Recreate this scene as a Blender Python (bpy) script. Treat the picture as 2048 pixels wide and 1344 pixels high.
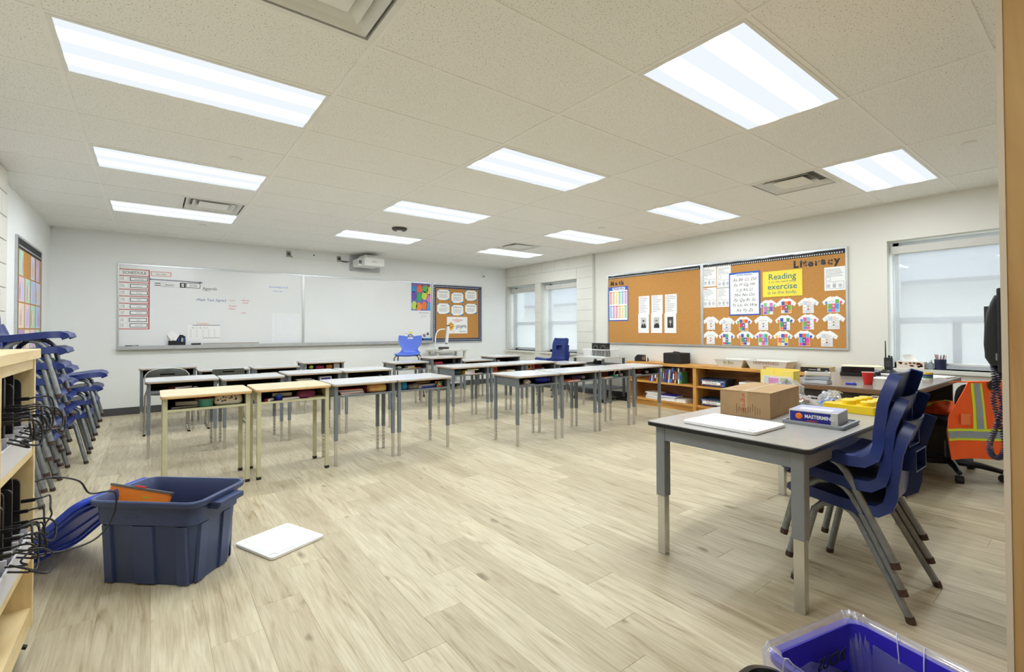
import bpy, bmesh, math, random
from mathutils import Matrix, Vector
R = math.radians
for o in list(bpy.data.objects): bpy.data.objects.remove(o)
scene = bpy.context.scene
COL = scene.collection
random.seed(7)

# ---------------------------------------------------------------- room constants (metres)
YW, XW, XL, YB, CEIL = 7.50, 6.75, -0.672, -2.4, 2.533
XB = XW - 0.04            # painted block part of the window wall
TX, TY = 1.2192, 0.6001   # ceiling module

# ---------------------------------------------------------------- camera
cam_d = bpy.data.cameras.new('camera'); cam = bpy.data.objects.new('camera', cam_d); COL.objects.link(cam)
yaw, pitch, roll = 0.65392, 0.0144, -0.00347
c_, s_ = math.cos(yaw), math.sin(yaw); cp, sp = math.cos(pitch), math.sin(pitch); cr, sr = math.cos(roll), math.sin(roll)
fwd = Vector((s_*cp, c_*cp, sp)); r0 = Vector((c_, -s_, 0)); u0 = Vector((-s_*sp, -c_*sp, cp))
rt = r0*cr + u0*sr; up = u0*cr - r0*sr
cam.matrix_world = Matrix(((rt.x, up.x, -fwd.x, 0.3884), (rt.y, up.y, -fwd.y, -0.9838), (rt.z, up.z, -fwd.z, 1.1672), (0, 0, 0, 1)))
cam_d.sensor_width = 36; cam_d.lens = 939.05/2048*36; cam_d.shift_y = (645.64-672)/2048
cam_d.clip_start = 0.02; cam_d.clip_end = 200
scene.camera = cam

# ---------------------------------------------------------------- world, sun and exposure
w = bpy.data.worlds.new('overcast_sky'); scene.world = w; w.use_nodes = True
bg = w.node_tree.nodes['Background']; bg.inputs[0].default_value = (0.89, 0.95, 1.0, 1); bg.inputs[1].default_value = 4.2
vs = scene.view_settings; vs.view_transform = 'Standard'; vs.look = 'None'; vs.gamma = 1.0; vs.use_curve_mapping = False
vs.exposure = 0.20
cy = scene.cycles; cy.max_bounces = 6; cy.diffuse_bounces = 4; cy.glossy_bounces = 2; cy.transmission_bounces = 4; cy.transparent_max_bounces = 6; cy.caustics_reflective = False; cy.caustics_refractive = False; cy.use_adaptive_sampling = True; cy.adaptive_threshold = .07; cy.adaptive_min_samples = 20
LAMP = 42.0               # radiance of the bright tube bands in the ceiling fixtures

# ---------------------------------------------------------------- materials
def lin(c):
    return tuple(((v/255)/12.92 if v/255 <= .04045 else ((v/255+.055)/1.055)**2.4) for v in c)
MATS = {}
def mat(name, rgb, rough=.5, metal=0., var=.06, scale=12., bump=0., bscale=60., stretch=None, spec=.5, coat=0., alpha=1., trans=0., emit=None, rgb2=None):
    """principled material with object-space noise variation of the colour and optional bump"""
    if name in MATS: return MATS[name]
    m = bpy.data.materials.new(name); m.use_nodes = True; nt = m.node_tree; N = nt.nodes; L = nt.links
    b = N['Principled BSDF']; c = lin(rgb)
    b.inputs['Roughness'].default_value = rough; b.inputs['Metallic'].default_value = metal
    b.inputs['Specular IOR Level'].default_value = spec
    b.inputs['Coat Weight'].default_value = coat
    b.inputs['Alpha'].default_value = alpha; b.inputs['Transmission Weight'].default_value = trans
    tc = N.new('ShaderNodeTexCoord'); mp = N.new('ShaderNodeMapping'); L.new(tc.outputs['Object'], mp.inputs[0])
    if stretch: mp.inputs['Scale'].default_value = stretch
    if var or rgb2:
        n = N.new('ShaderNodeTexNoise'); n.inputs['Scale'].default_value = scale; n.inputs['Detail'].default_value = 2
        L.new(mp.outputs[0], n.inputs['Vector'])
        r = N.new('ShaderNodeValToRGB'); L.new(n.outputs[0], r.inputs[0])
        c2 = lin(rgb2) if rgb2 else tuple(min(1, v*(1+var)) for v in c); c1 = c if rgb2 else tuple(v*(1-var) for v in c)
        r.color_ramp.elements[0].color = (*c1, 1); r.color_ramp.elements[1].color = (*c2, 1)
        r.color_ramp.elements[0].position = .3; r.color_ramp.elements[1].position = .7
        L.new(r.outputs[0], b.inputs['Base Color'])
    else: b.inputs['Base Color'].default_value = (*c, 1)
    if bump:
        n2 = N.new('ShaderNodeTexNoise'); n2.inputs['Scale'].default_value = bscale; n2.inputs['Detail'].default_value = 1
        L.new(mp.outputs[0], n2.inputs['Vector'])
        bp = N.new('ShaderNodeBump'); bp.inputs['Strength'].default_value = bump; bp.inputs['Distance'].default_value = .002
        L.new(n2.outputs[0], bp.inputs['Height']); L.new(bp.outputs[0], b.inputs['Normal'])
    if emit: b.inputs['Emission Color'].default_value = (*c, 1); b.inputs['Emission Strength'].default_value = emit
    MATS[name] = m; return m
_pc = {}
def pc(r, g, b, rough=.55):
    """plain paper / plastic colour"""
    return mat('colour_%d_%d_%d' % (r, g, b), (r, g, b), rough, var=0)
def wood(name, rgb, rgb2, rough=.4, axis='x', scale=3., rings=0.):
    if name in MATS: return MATS[name]
    m = bpy.data.materials.new(name); m.use_nodes = True; nt = m.node_tree; N = nt.nodes; L = nt.links; b = N['Principled BSDF']
    tc = N.new('ShaderNodeTexCoord'); mp = N.new('ShaderNodeMapping'); L.new(tc.outputs['Object'], mp.inputs[0])
    mp.inputs['Scale'].default_value = {'x': (1, 9, 9), 'y': (9, 1, 9), 'z': (9, 9, 1)}[axis]
    n = N.new('ShaderNodeTexNoise'); n.inputs['Scale'].default_value = scale; n.inputs['Detail'].default_value = 4; n.inputs['Distortion'].default_value = 1.2
    L.new(mp.outputs[0], n.inputs['Vector'])
    r = N.new('ShaderNodeValToRGB'); r.color_ramp.elements[0].color = (*lin(rgb), 1); r.color_ramp.elements[1].color = (*lin(rgb2), 1)
    r.color_ramp.elements[0].position = .32; r.color_ramp.elements[1].position = .68
    L.new(n.outputs[0], r.inputs[0]); L.new(r.outputs[0], b.inputs['Base Color']); b.inputs['Roughness'].default_value = rough
    MATS[name] = m; return m

# ---------------------------------------------------------------- mesh builder
class MB:
    def __init__(s): s.v = []; s.f = []
    def add(s, vs, fs, M=None):
        k = len(s.v)
        s.v += [tuple(M @ Vector(p)) if M else tuple(p) for p in vs]
        s.f += [tuple(i+k for i in f) for f in fs]; return s
    def box(s, x0, x1, y0, y1, z0, z1, M=None):
        return s.add([(x0,y0,z0),(x1,y0,z0),(x1,y1,z0),(x0,y1,z0),(x0,y0,z1),(x1,y0,z1),(x1,y1,z1),(x0,y1,z1)],
                     [(0,3,2,1),(4,5,6,7),(0,1,5,4),(1,2,6,5),(2,3,7,6),(3,0,4,7)], M)
    def cbox(s, cx, cy, cz, sx, sy, sz, rz=0, rx=0, ry=0):
        M = Matrix.Translation((cx,cy,cz)) @ Matrix.Rotation(rz,4,'Z') @ Matrix.Rotation(ry,4,'Y') @ Matrix.Rotation(rx,4,'X')
        return s.box(-sx/2,sx/2,-sy/2,sy/2,-sz/2,sz/2, M)
    def prism(s, poly, z0, z1, M=None):
        n = len(poly)
        return s.add([(x,y,z0) for x,y in poly]+[(x,y,z1) for x,y in poly],
                     [tuple(range(n-1,-1,-1)), tuple(range(n,2*n))]+[(i,(i+1)%n,n+(i+1)%n,n+i) for i in range(n)], M)
    def rbox(s, x0, x1, y0, y1, z0, z1, r=.02, seg=4, M=None):
        return s.prism(rrect(x0,x1,y0,y1,r,seg), z0, z1, M)
    def cyl(s, p0, p1, r0, r1=None, n=12, cap=True):
        return s.tube([p0, p1], [r0, r0 if r1 is None else r1], n, cap)
    def tube(s, pts, r, n=8, cap=True, closed=False):
        pts = [Vector(p) for p in pts]; m = len(pts); rs = r if isinstance(r, (list, tuple)) else [r]*m
        k = len(s.v); prev = None
        for i, p in enumerate(pts):
            if closed: t = pts[(i+1) % m]-pts[i-1]
            else: t = pts[min(i+1, m-1)]-pts[max(i-1, 0)]
            t = t.normalized() if t.length > 1e-9 else Vector((0,0,1))
            if prev is None:
                a = Vector((0,0,1)) if abs(t.z) < .9 else Vector((1,0,0)); nx = t.cross(a).normalized()
            else:
                nx = prev - t*prev.dot(t); nx = nx.normalized() if nx.length > 1e-6 else t.orthogonal().normalized()
            prev = nx; ny = t.cross(nx)
            for j in range(n):
                a = 2*math.pi*j/n; q = p + (nx*math.cos(a)+ny*math.sin(a))*rs[i]; s.v.append(tuple(q))
        for i in range(m if closed else m-1):
            i2 = (i+1) % m
            for j in range(n):
                s.f.append((k+i*n+j, k+i*n+(j+1)%n, k+i2*n+(j+1)%n, k+i2*n+j))
        if cap and not closed:
            s.f.append(tuple(k+j for j in range(n-1,-1,-1))); s.f.append(tuple(k+(m-1)*n+j for j in range(n)))
        return s
    def lathe(s, prof, n=20, M=None, cap=True):
        m = len(prof); vs = []; fs = []
        for r_, z in prof:
            for j in range(n): a = 2*math.pi*j/n; vs.append((r_*math.cos(a), r_*math.sin(a), z))
        for i in range(m-1):
            for j in range(n): fs.append((i*n+j, i*n+(j+1)%n, (i+1)*n+(j+1)%n, (i+1)*n+j))
        if cap: fs.append(tuple(range(n-1,-1,-1))); fs.append(tuple((m-1)*n+j for j in range(n)))
        return s.add(vs, fs, M)
    def loft(s, rings, cap=True, M=None):
        n = len(rings[0]); m = len(rings); vs = [p for r_ in rings for p in r_]
        fs = [(i*n+j, i*n+(j+1)%n, (i+1)*n+(j+1)%n, (i+1)*n+j) for i in range(m-1) for j in range(n)]
        if cap: fs += [tuple(range(n-1,-1,-1)), tuple((m-1)*n+j for j in range(n))]
        return s.add(vs, fs, M)
    def shell(s, grid, th, skip=()):
        """grid[i][j] of points -> a sheet of thickness th (along -normal), cells in skip left open"""
        a, b = len(grid), len(grid[0]); G = [[Vector(p) for p in r_] for r_ in grid]; k = len(s.v); nv = a*b; low = []
        for i in range(a):
            for j in range(b):
                di = G[min(i+1,a-1)][j]-G[max(i-1,0)][j]; dj = G[i][min(j+1,b-1)]-G[i][max(j-1,0)]
                nrm = di.cross(dj); nrm = nrm.normalized() if nrm.length > 1e-9 else Vector((0,0,1))
                s.v.append(tuple(G[i][j])); low.append(tuple(G[i][j]-nrm*th))
        s.v += low; E = {}
        for i in range(a-1):
            for j in range(b-1):
                if (i, j) in skip: continue
                q = (i*b+j, (i+1)*b+j, (i+1)*b+j+1, i*b+j+1)
                s.f.append(tuple(k+x for x in q)); s.f.append(tuple(k+nv+x for x in reversed(q)))
                for e in range(4):
                    x, y = q[e], q[(e+1) % 4]
                    if (y, x) in E: del E[(y, x)]
                    else: E[(x, y)] = 1
        for x, y in E: s.f.append((k+x, k+nv+x, k+nv+y, k+y))
        return s
    def mesh(s, name, bevel=0, smooth=False, seg=2):
        me = bpy.data.meshes.new(name); me.from_pydata(s.v, [], s.f); me.update()
        if bevel:
            bm = bmesh.new(); bm.from_mesh(me)
            bmesh.ops.remove_doubles(bm, verts=bm.verts, dist=1e-6)
            es = [e for e in bm.edges if len(e.link_faces) == 2 and e.calc_face_angle(0) > .6]
            bmesh.ops.bevel(bm, geom=es, offset=bevel, segments=seg, profile=.5, affect='EDGES', clamp_overlap=True)
            bm.to_mesh(me); bm.free()
        if smooth:
            for p in me.polygons: p.use_smooth = True
            try: me.set_sharp_from_angle(angle=R(40 if smooth is True else smooth))
            except Exception: pass
        return me
    def build(s, name, m, parent=None, loc=None, bevel=0, smooth=False, kind=None, label=None):
        return link(name, s.mesh(name, bevel, smooth), m, parent, loc, kind, label)
def rrect(x0, x1, y0, y1, r, seg=4):
    P = []
    for cx, cy, a0 in ((x1-r,y1-r,0),(x0+r,y1-r,90),(x0+r,y0+r,180),(x1-r,y0+r,270)):
        for i in range(seg+1):
            a = R(a0+90*i/seg); P.append((cx+r*math.cos(a), cy+r*math.sin(a)))
    return P
def link(name, me, m, parent=None, loc=None, kind=None, label=None):
    o = bpy.data.objects.new(name, me); COL.objects.link(o)
    if m is not None and not me.materials: me.materials.append(m)
    if parent is not None: o.parent = parent
    if loc is not None: o.location = loc
    if kind: o['kind'] = kind
    if label: o['label'] = label
    return o
def B(): return MB()
def crv(P, n=5):
    """smooth curve through the points"""
    P = [Vector(p) for p in P]; out = []
    for i in range(len(P)-1):
        a, b, c, d = P[max(i-1,0)], P[i], P[i+1], P[min(i+2,len(P)-1)]
        for k in range(n):
            t = k/n; out.append(.5*((2*b)+(c-a)*t+(2*a-5*b+4*c-d)*t*t+(3*b-a-3*c+d)*t**3))
    return out+[P[-1]]
def tag(o, label, cat, group=None):
    o['label'] = label; o['category'] = cat
    if group: o['group'] = group
    return o
def thing(name, label, cat, loc=(0,0,0), rz=0, group=None, rot=None):
    o = bpy.data.objects.new(name, None); COL.objects.link(o); o.empty_display_size = .05
    o.location = loc; o.rotation_euler = rot if rot else (0,0,rz)
    return tag(o, label, cat, group)
def struct(name, me_or_mb, m):
    o = link(name, me_or_mb.mesh(name) if isinstance(me_or_mb, MB) else me_or_mb, m); o['kind'] = 'structure'; return o
def dup(root, loc, rz, label, group=None, rot=None):
    r = root.copy(); COL.objects.link(r); r.location = loc; r.rotation_euler = rot if rot else (0,0,rz); r['label'] = label
    if group: r['group'] = group
    for ch in root.children:
        c = ch.copy(); COL.objects.link(c); c.parent = r
        for g in ch.children:
            d = g.copy(); COL.objects.link(d); d.parent = c
    return r
FRONT = lambda u, v, w=0: dict(loc=(u, YW-w, v), rot=(R(90),0,0))
RIGHT = lambda u, v, w=0: dict(loc=(XW-w, u, v), rot=(R(90),0,R(-90)))
LEFT = lambda u, v, w=0: dict(loc=(XL+w, u, v), rot=(R(90),0,R(90)))
def text(body, size, m, parent, x, y, z, name='lettering', align='LEFT', extrude=.0004, shear=0., space=1., bold=0., rot=None, sx=1.):
    cu = bpy.data.curves.new(name, 'FONT'); cu.body = body; cu.size = size; cu.align_x = align; cu.extrude = extrude
    cu.shear = shear; cu.space_character = space; cu.offset = bold; cu.resolution_u = 2
    t = bpy.data.objects.new(name, cu); me = bpy.data.meshes.new_from_object(t); bpy.data.objects.remove(t); bpy.data.curves.remove(cu)
    if sx != 1: me.transform(Matrix.Diagonal((sx,1,1,1)))
    me.name = name
    if not me.materials: me.materials.append(m)
    else: me.materials[0] = m
    o = bpy.data.objects.new(name, me); COL.objects.link(o); o.parent = parent; o.location = (x, y, z)
    if rot: o.rotation_euler = rot
    return o
# ================================================================ surface materials
def plank_mat():
    m = bpy.data.materials.new('oak_vinyl_plank'); m.use_nodes = True; nt = m.node_tree; N = nt.nodes; L = nt.links; b = N['Principled BSDF']
    tc = N.new('ShaderNodeTexCoord'); oi = N.new('ShaderNodeObjectInfo'); geo = N.new('ShaderNodeNewGeometry')
    sc = N.new('ShaderNodeVectorMath'); sc.operation = 'MULTIPLY'; sc.inputs[1].default_value = (9, .95, 1); L.new(geo.outputs['Position'], sc.inputs[0])
    mul = N.new('ShaderNodeMath'); mul.operation = 'MULTIPLY'; mul.inputs[1].default_value = 60; L.new(oi.outputs['Random'], mul.inputs[0])
    def noise(scale, det, dist, wofs, vec):
        n = N.new('ShaderNodeTexNoise'); n.inputs['Scale'].default_value = scale; n.inputs['Detail'].default_value = det
        n.inputs['Distortion'].default_value = dist
        cb = N.new('ShaderNodeCombineXYZ'); cb.inputs[0].default_value = wofs; L.new(mul.outputs[0], cb.inputs[2])
        a = N.new('ShaderNodeVectorMath'); a.operation = 'ADD'; L.new(vec, a.inputs[0]); L.new(cb.outputs[0], a.inputs[1]); L.new(a.outputs[0], n.inputs['Vector']); return n
    def ramp(src, stops):
        r = N.new('ShaderNodeValToRGB'); L.new(src, r.inputs[0])
        while len(r.color_ramp.elements) < len(stops): r.color_ramp.elements.new(.5)
        for e, (p, c) in zip(r.color_ramp.elements, stops): e.position = p; e.color = (*lin(c), 1)
        return r
    g1 = noise(1.7, 5, 2.2, 0, sc.outputs[0])
    base = ramp(g1.outputs[0], [(.24, (164,148,120)), (.40, (200,188,160)), (.58, (212,202,176)), (.80, (221,213,190))])
    sc2 = N.new('ShaderNodeVectorMath'); sc2.operation = 'MULTIPLY'; sc2.inputs[1].default_value = (70, 3, 1); L.new(geo.outputs['Position'], sc2.inputs[0])
    g2 = noise(2.0, 2, 0, 9, sc2.outputs[0])
    fine = ramp(g2.outputs[0], [(.3, (226,224,219)), (.6, (255,255,255))])
    mx = N.new('ShaderNodeMix'); mx.data_type = 'RGBA'; mx.blend_type = 'MULTIPLY'; mx.inputs['Factor'].default_value = .75
    L.new(base.outputs[0], mx.inputs[6]); L.new(fine.outputs[0], mx.inputs[7])
    # sparse dark smudges along the grain
    sc3 = N.new('ShaderNodeVectorMath'); sc3.operation = 'MULTIPLY'; sc3.inputs[1].default_value = (9, 4.5, 1); L.new(geo.outputs['Position'], sc3.inputs[0])
    g3 = noise(1.0, 2, 0, 23, sc3.outputs[0])
    kn = ramp(g3.outputs[0], [(.23, (158,144,124)), (.32, (255,255,255))])
    mx2 = N.new('ShaderNodeMix'); mx2.data_type = 'RGBA'; mx2.blend_type = 'MULTIPLY'; mx2.inputs['Factor'].default_value = .8
    L.new(mx.outputs[2], mx2.inputs[6]); L.new(kn.outputs[0], mx2.inputs[7])
    # per-plank tone
    tone = ramp(oi.outputs['Random'], [(0., (228,224,216)), (.5, (245,243,238)), (1., (255,254,250))])
    mx3 = N.new('ShaderNodeMix'); mx3.data_type = 'RGBA'; mx3.blend_type = 'MULTIPLY'; mx3.inputs['Factor'].default_value = 1
    L.new(mx2.outputs[2], mx3.inputs[6]); L.new(tone.outputs[0], mx3.inputs[7])
    L.new(mx3.outputs[2], b.inputs['Base Color']); b.inputs['Roughness'].default_value = .42
    return m
def tile_mat():
    m = bpy.data.materials.new('mineral_fibre_tile'); m.use_nodes = True; nt = m.node_tree; N = nt.nodes; L = nt.links; b = N['Principled BSDF']
    tc = N.new('ShaderNodeTexCoord'); n = N.new('ShaderNodeTexNoise'); n.inputs['Scale'].default_value = 130; n.inputs['Detail'].default_value = 2
    L.new(tc.outputs['Object'], n.inputs['Vector'])
    r = N.new('ShaderNodeValToRGB'); L.new(n.outputs[0], r.inputs[0])
    r.color_ramp.elements[0].position = .30; r.color_ramp.elements[0].color = (*lin((168,166,156)), 1)
    r.color_ramp.elements[1].position = .40; r.color_ramp.elements[1].color = (*lin((246,246,242)), 1)
    L.new(r.outputs[0], b.inputs['Base Color']); b.inputs['Roughness'].default_value = .9
    return m
def lens_mat():
    """prismatic diffuser: two bright tube bands over a dimmer sheet"""
    m = bpy.data.materials.new('lamp_diffuser'); m.use_nodes = True; nt = m.node_tree; N = nt.nodes; L = nt.links
    for n in list(N): N.remove(n)
    out = N.new('ShaderNodeOutputMaterial'); em = N.new('ShaderNodeEmission'); tc = N.new('ShaderNodeTexCoord'); sx = N.new('ShaderNodeSeparateXYZ')
    L.new(tc.outputs['Object'], sx.inputs[0])
    ab = N.new('ShaderNodeMath'); ab.operation = 'ABSOLUTE'; L.new(sx.outputs['Y'], ab.inputs[0])
    d = N.new('ShaderNodeMath'); d.operation = 'SUBTRACT'; d.inputs[1].default_value = .125; L.new(ab.outputs[0], d.inputs[0])
    a2 = N.new('ShaderNodeMath'); a2.operation = 'ABSOLUTE'; L.new(d.outputs[0], a2.inputs[0])
    r = N.new('ShaderNodeValToRGB'); r.color_ramp.interpolation = 'EASE'
    mr = N.new('ShaderNodeMath'); mr.operation = 'DIVIDE'; mr.inputs[1].default_value = .15; L.new(a2.outputs[0], mr.inputs[0]); L.new(mr.outputs[0], r.inputs[0])
    r.color_ramp.elements[0].position = .04; r.color_ramp.elements[0].color = (1,1,1,1)
    r.color_ramp.elements[1].position = .46; r.color_ramp.elements[1].color = (0,0,0,1)
    # band ends fade a little towards the lamp holders
    ax = N.new('ShaderNodeMath'); ax.operation = 'ABSOLUTE'; L.new(sx.outputs['X'], ax.inputs[0])
    r2 = N.new('ShaderNodeMapRange'); r2.inputs['From Min'].default_value = .44; r2.inputs['From Max'].default_value = .58; r2.inputs['To Min'].default_value = 1; r2.inputs['To Max'].default_value = 0
    L.new(ax.outputs[0], r2.inputs['Value'])
    k = N.new('ShaderNodeMath'); k.operation = 'MULTIPLY'; L.new(r.outputs[0], k.inputs[0]); L.new(r2.outputs[0], k.inputs[1])
    st = N.new('ShaderNodeMath'); st.operation = 'MULTIPLY_ADD'; st.inputs[1].default_value = LAMP; st.inputs[2].default_value = .86; L.new(k.outputs[0], st.inputs[0])
    em.inputs[0].default_value = (.895, .955, 1.0, 1); L.new(st.outputs[0], em.inputs[1]); L.new(em.outputs[0], out.inputs[0]); return m
def shade_mat():
    m = bpy.data.materials.new('roller_shade_fabric'); m.use_nodes = True; nt = m.node_tree; N = nt.nodes; L = nt.links
    for n in list(N): N.remove(n)
    out = N.new('ShaderNodeOutputMaterial'); tl = N.new('ShaderNodeBsdfTranslucent'); df = N.new('ShaderNodeBsdfDiffuse'); tp = N.new('ShaderNodeBsdfTransparent')
    tl.inputs[0].default_value = (.48,.49,.51,1); df.inputs[0].default_value = (.60,.61,.63,1); tp.inputs[0].default_value = (1,1,1,1)
    a = N.new('ShaderNodeMixShader'); a.inputs[0].default_value = .7; L.new(tl.outputs[0], a.inputs[1]); L.new(df.outputs[0], a.inputs[2])
    c = N.new('ShaderNodeMixShader'); c.inputs[0].default_value = .34; L.new(a.outputs[0], c.inputs[1]); L.new(tp.outputs[0], c.inputs[2]); L.new(c.outputs[0], out.inputs[0]); return m
def glass_mat():
    m = bpy.data.materials.new('window_glass'); m.use_nodes = True; nt = m.node_tree; N = nt.nodes; L = nt.links
    for n in list(N): N.remove(n)
    out = N.new('ShaderNodeOutputMaterial'); tp = N.new('ShaderNodeBsdfTransparent'); gl = N.new('ShaderNodeBsdfGlossy'); gl.inputs['Roughness'].default_value = .02
    tp.inputs[0].default_value = (.93,.96,.96,1); mx = N.new('ShaderNodeMixShader'); mx.inputs[0].default_value = .06
    L.new(tp.outputs[0], mx.inputs[1]); L.new(gl.outputs[0], mx.inputs[2]); L.new(mx.outputs[0], out.inputs[0]); return m
def film_mat(name, col, op):
    """thin clear plastic film: mostly see-through with glossy creases"""
    m = bpy.data.materials.new(name); m.use_nodes = True; nt = m.node_tree; N = nt.nodes; L = nt.links
    for n in list(N): N.remove(n)
    out = N.new('ShaderNodeOutputMaterial'); tp = N.new('ShaderNodeBsdfTransparent'); gl = N.new('ShaderNodeBsdfGlossy'); gl.inputs['Roughness'].default_value = .18
    df = N.new('ShaderNodeBsdfDiffuse'); df.inputs[0].default_value = (*col, 1); gl.inputs[0].default_value = (1,1,1,1)
    fr = N.new('ShaderNodeLayerWeight'); fr.inputs[0].default_value = .35
    a = N.new('ShaderNodeMixShader'); a.inputs[0].default_value = .5; L.new(df.outputs[0], a.inputs[1]); L.new(gl.outputs[0], a.inputs[2])
    mx = N.new('ShaderNodeMixShader'); ad = N.new('ShaderNodeMath'); ad.operation = 'MULTIPLY_ADD'; ad.inputs[1].default_value = .6; ad.inputs[2].default_value = op; ad.use_clamp = True
    L.new(fr.outputs['Facing'], ad.inputs[0]); L.new(ad.outputs[0], mx.inputs[0]); L.new(tp.outputs[0], mx.inputs[1]); L.new(a.outputs[0], mx.inputs[2])
    L.new(mx.outputs[0], out.inputs[0]); return m
M_PLANK, M_TILE, M_LENS, M_SHADE, M_GLASS = plank_mat(), tile_mat(), lens_mat(), shade_mat(), glass_mat()
M_WALL = mat('painted_drywall', (238,240,238), .75, var=.01, scale=2)
M_WALLR = mat('painted_drywall_right', (226,224,215), .75, var=.01, scale=2)  # right wall, slightly darker and warmer than the other drywall
M_BLOCK = mat('painted_block', (224,222,213), .6, var=.02, scale=6, bump=.18, bscale=70)
M_JOINT = mat('block_joint', (205,205,198), .8, var=.03)
M_BASE = mat('rubber_baseboard', (74,74,76), .55, var=.05)
M_TBAR = mat('ceiling_grid_paint', (246,245,240), .5, var=.02)
M_WHITE = mat('white_metal', (236,236,232), .4, var=.02)
M_FRAME = mat('window_frame_white', (232,235,238), .45, var=.02)
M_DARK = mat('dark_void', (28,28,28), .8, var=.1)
M_BLACK = mat('black_plastic', (22,22,24), .4, var=.1)
M_ALU = mat('satin_aluminium', (200,203,204), .35, .75, var=.04)
M_CHROME = mat('chrome', (206,205,202), .24, .9, var=.05)
M_PAPER = mat('white_paper', (244,244,242), .7, var=.015)
M_INK = mat('printed_ink_grey', (120,124,130), .7, var=.05)
M_INKD = mat('printed_ink_dark', (36,38,44), .7, var=.05)
M_CORK = mat('cork', (176,122,58), .85, scale=150, rgb2=(206,152,84), bump=.3, bscale=160)
M_MAPLE = wood('maple_veneer', (222,196,142), (240,220,172), .42, 'y', 2.2)
M_MAPLEZ = wood('maple_veneer_upright', (222,196,142), (240,220,172), .42, 'z', 2.2)
M_OAK = wood('golden_oak', (190,130,58), (222,170,92), .45, 'y', 2.6)
M_OAKB = wood('oak_back_panel', (118,76,38), (168,118,66), .5, 'y', 1.6)

# ================================================================ floor
fl = struct('floor', B().box(XL-.3, XW+.4, YB-.3, YW+.3, -.12, -.004), mat('floor_joint', (120,104,82), .8, var=.05))
PWD, PLN = .176, 1.22
def plank_mesh(w_, l_):
    c, zt = .0016, 0.0
    return B().add([(0,0,-.004),(w_,0,-.004),(w_,l_,-.004),(0,l_,-.004),(0,0,zt-.0012),(w_,0,zt-.0012),(w_,l_,zt-.0012),(0,l_,zt-.0012),
                    (c,c,zt),(w_-c,c,zt),(w_-c,l_-c,zt),(c,l_-c,zt)],
                   [(0,1,5,4),(1,2,6,5),(2,3,7,6),(3,0,4,7),(4,5,9,8),(5,6,10,9),(6,7,11,10),(7,4,8,11),(8,9,10,11)]).mesh('plank')
PL = []; k0 = int((XL-.742)/PWD)-1
for k in range(k0, 60):
    x0 = .742+k*PWD
    x0c, x1c = max(x0, XL), min(x0+PWD, XW)
    if x1c-x0c < .01: continue
    y = YB - ((k*.47+.31*((k*7) % 3)) % 1.)*PLN
    while y < YW:
        a, b_ = max(y, YB), min(y+PLN, YW)
        if b_-a > .02: PL.append((x0c, a, x1c-x0c, b_-a))
        y += PLN
def view_key(p):
    cx, cy = p[0]+p[2]/2, p[1]+p[3]/2; dx, dy = cx-.3884, cy+.9838
    d = dx*s_+dy*c_; lat = dx*c_-dy*s_
    vis = d > .6 and abs(lat) < d*1.12+.3
    return (0 if vis else 1, d*d/(p[2]*p[3]))
PL.sort(key=view_key); pm = {}
for i, (x, y, w_, l_) in enumerate(PL[:300]):
    key = (round(w_,3), round(l_,3))
    if key not in pm: pm[key] = plank_mesh(w_, l_); pm[key].materials.append(M_PLANK)
    link('plank', pm[key], M_PLANK, fl, (x, y, 0))
rest = B()
for (x, y, w_, l_) in PL[300:]: rest.box(x+.0008, x+w_-.0008, y+.0008, y+l_-.0008, -.004, 0)
if rest.v: rest.build('planks', M_PLANK, fl, kind='stuff')

# ================================================================ walls
struct('wall_front', B().box(XL-.2, XW+.5, YW, YW+.2, 0, CEIL+.3), M_WALL)
struct('wall_left', B().box(XL-.2, XL, YB-.2, YW, 0, CEIL+.3), M_WALL)
struct('wall_back', B().box(XL-.2, XW+.5, YB-.2, YB, 0, CEIL+.3), M_WALL)
W3 = (-.62, .585, .74, 2.115)
struct('wall_right', B().box(XW, XW+.3, YB, W3[0], 0, CEIL+.3).box(XW, XW+.3, W3[1], 4.86, 0, CEIL+.3)
       .box(XW, XW+.3, W3[0], W3[1], 0, W3[2]).box(XW, XW+.3, W3[0], W3[1], W3[3], CEIL+.3), M_WALLR)
# painted block pier at the near end of the left wall
pw = struct('wall_left_pier', B().box(XL, -.606, YB, 4.80, 0, CEIL), M_JOINT)
bmA = B().box(0, .010, .004, .396, .004, .196).mesh('block', .003); bmA.materials.append(M_BLOCK)
for r in range(13):
    for k in range(3):
        y0 = 4.81-.4*(k+1)+(.2 if r % 2 else 0)
        if y0+.4 > 4.82: continue
        link('block', bmA, M_BLOCK, pw, (-.607, y0, .0+.2*r-.067 if r else -.067))
    if r % 2: link('block', B().box(0,.010,.004,.196,.004,.196).mesh('block', .003), M_BLOCK, pw, (-.607, 4.61, .2*r-.067))
# block wall with two windows
WA, WBn = (6.48, 7.47, .72, 2.12), (5.27, 6.305, .72, 2.12)
wb = struct('wall_right_block', B().box(XB+.006, XB+.36, 4.86, 5.27, 0, CEIL+.3).box(XB+.006, XB+.36, 6.305, 6.48, 0, CEIL+.3).box(XB+.006, XB+.36, 7.47, YW, 0, CEIL+.3)
            .box(XB+.006, XB+.36, 5.27, 6.305, 0, .72).box(XB+.006, XB+.36, 6.48, 7.47, 0, .72).box(XB+.006, XB+.36, 5.27, 6.305, 2.12, CEIL+.3).box(XB+.006, XB+.36, 6.48, 7.47, 2.12, CEIL+.3)
            .box(XB+.01, XW, 4.845, 4.862, 0, CEIL), M_JOINT)
def blk(y0, y1, z0, z1, g=.004, out=0.):
    link('block', B().box(XB+out, XB+.02, y0+g, y1-g, z0+g, z1-g).mesh('block', .003), M_BLOCK, wb)
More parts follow.
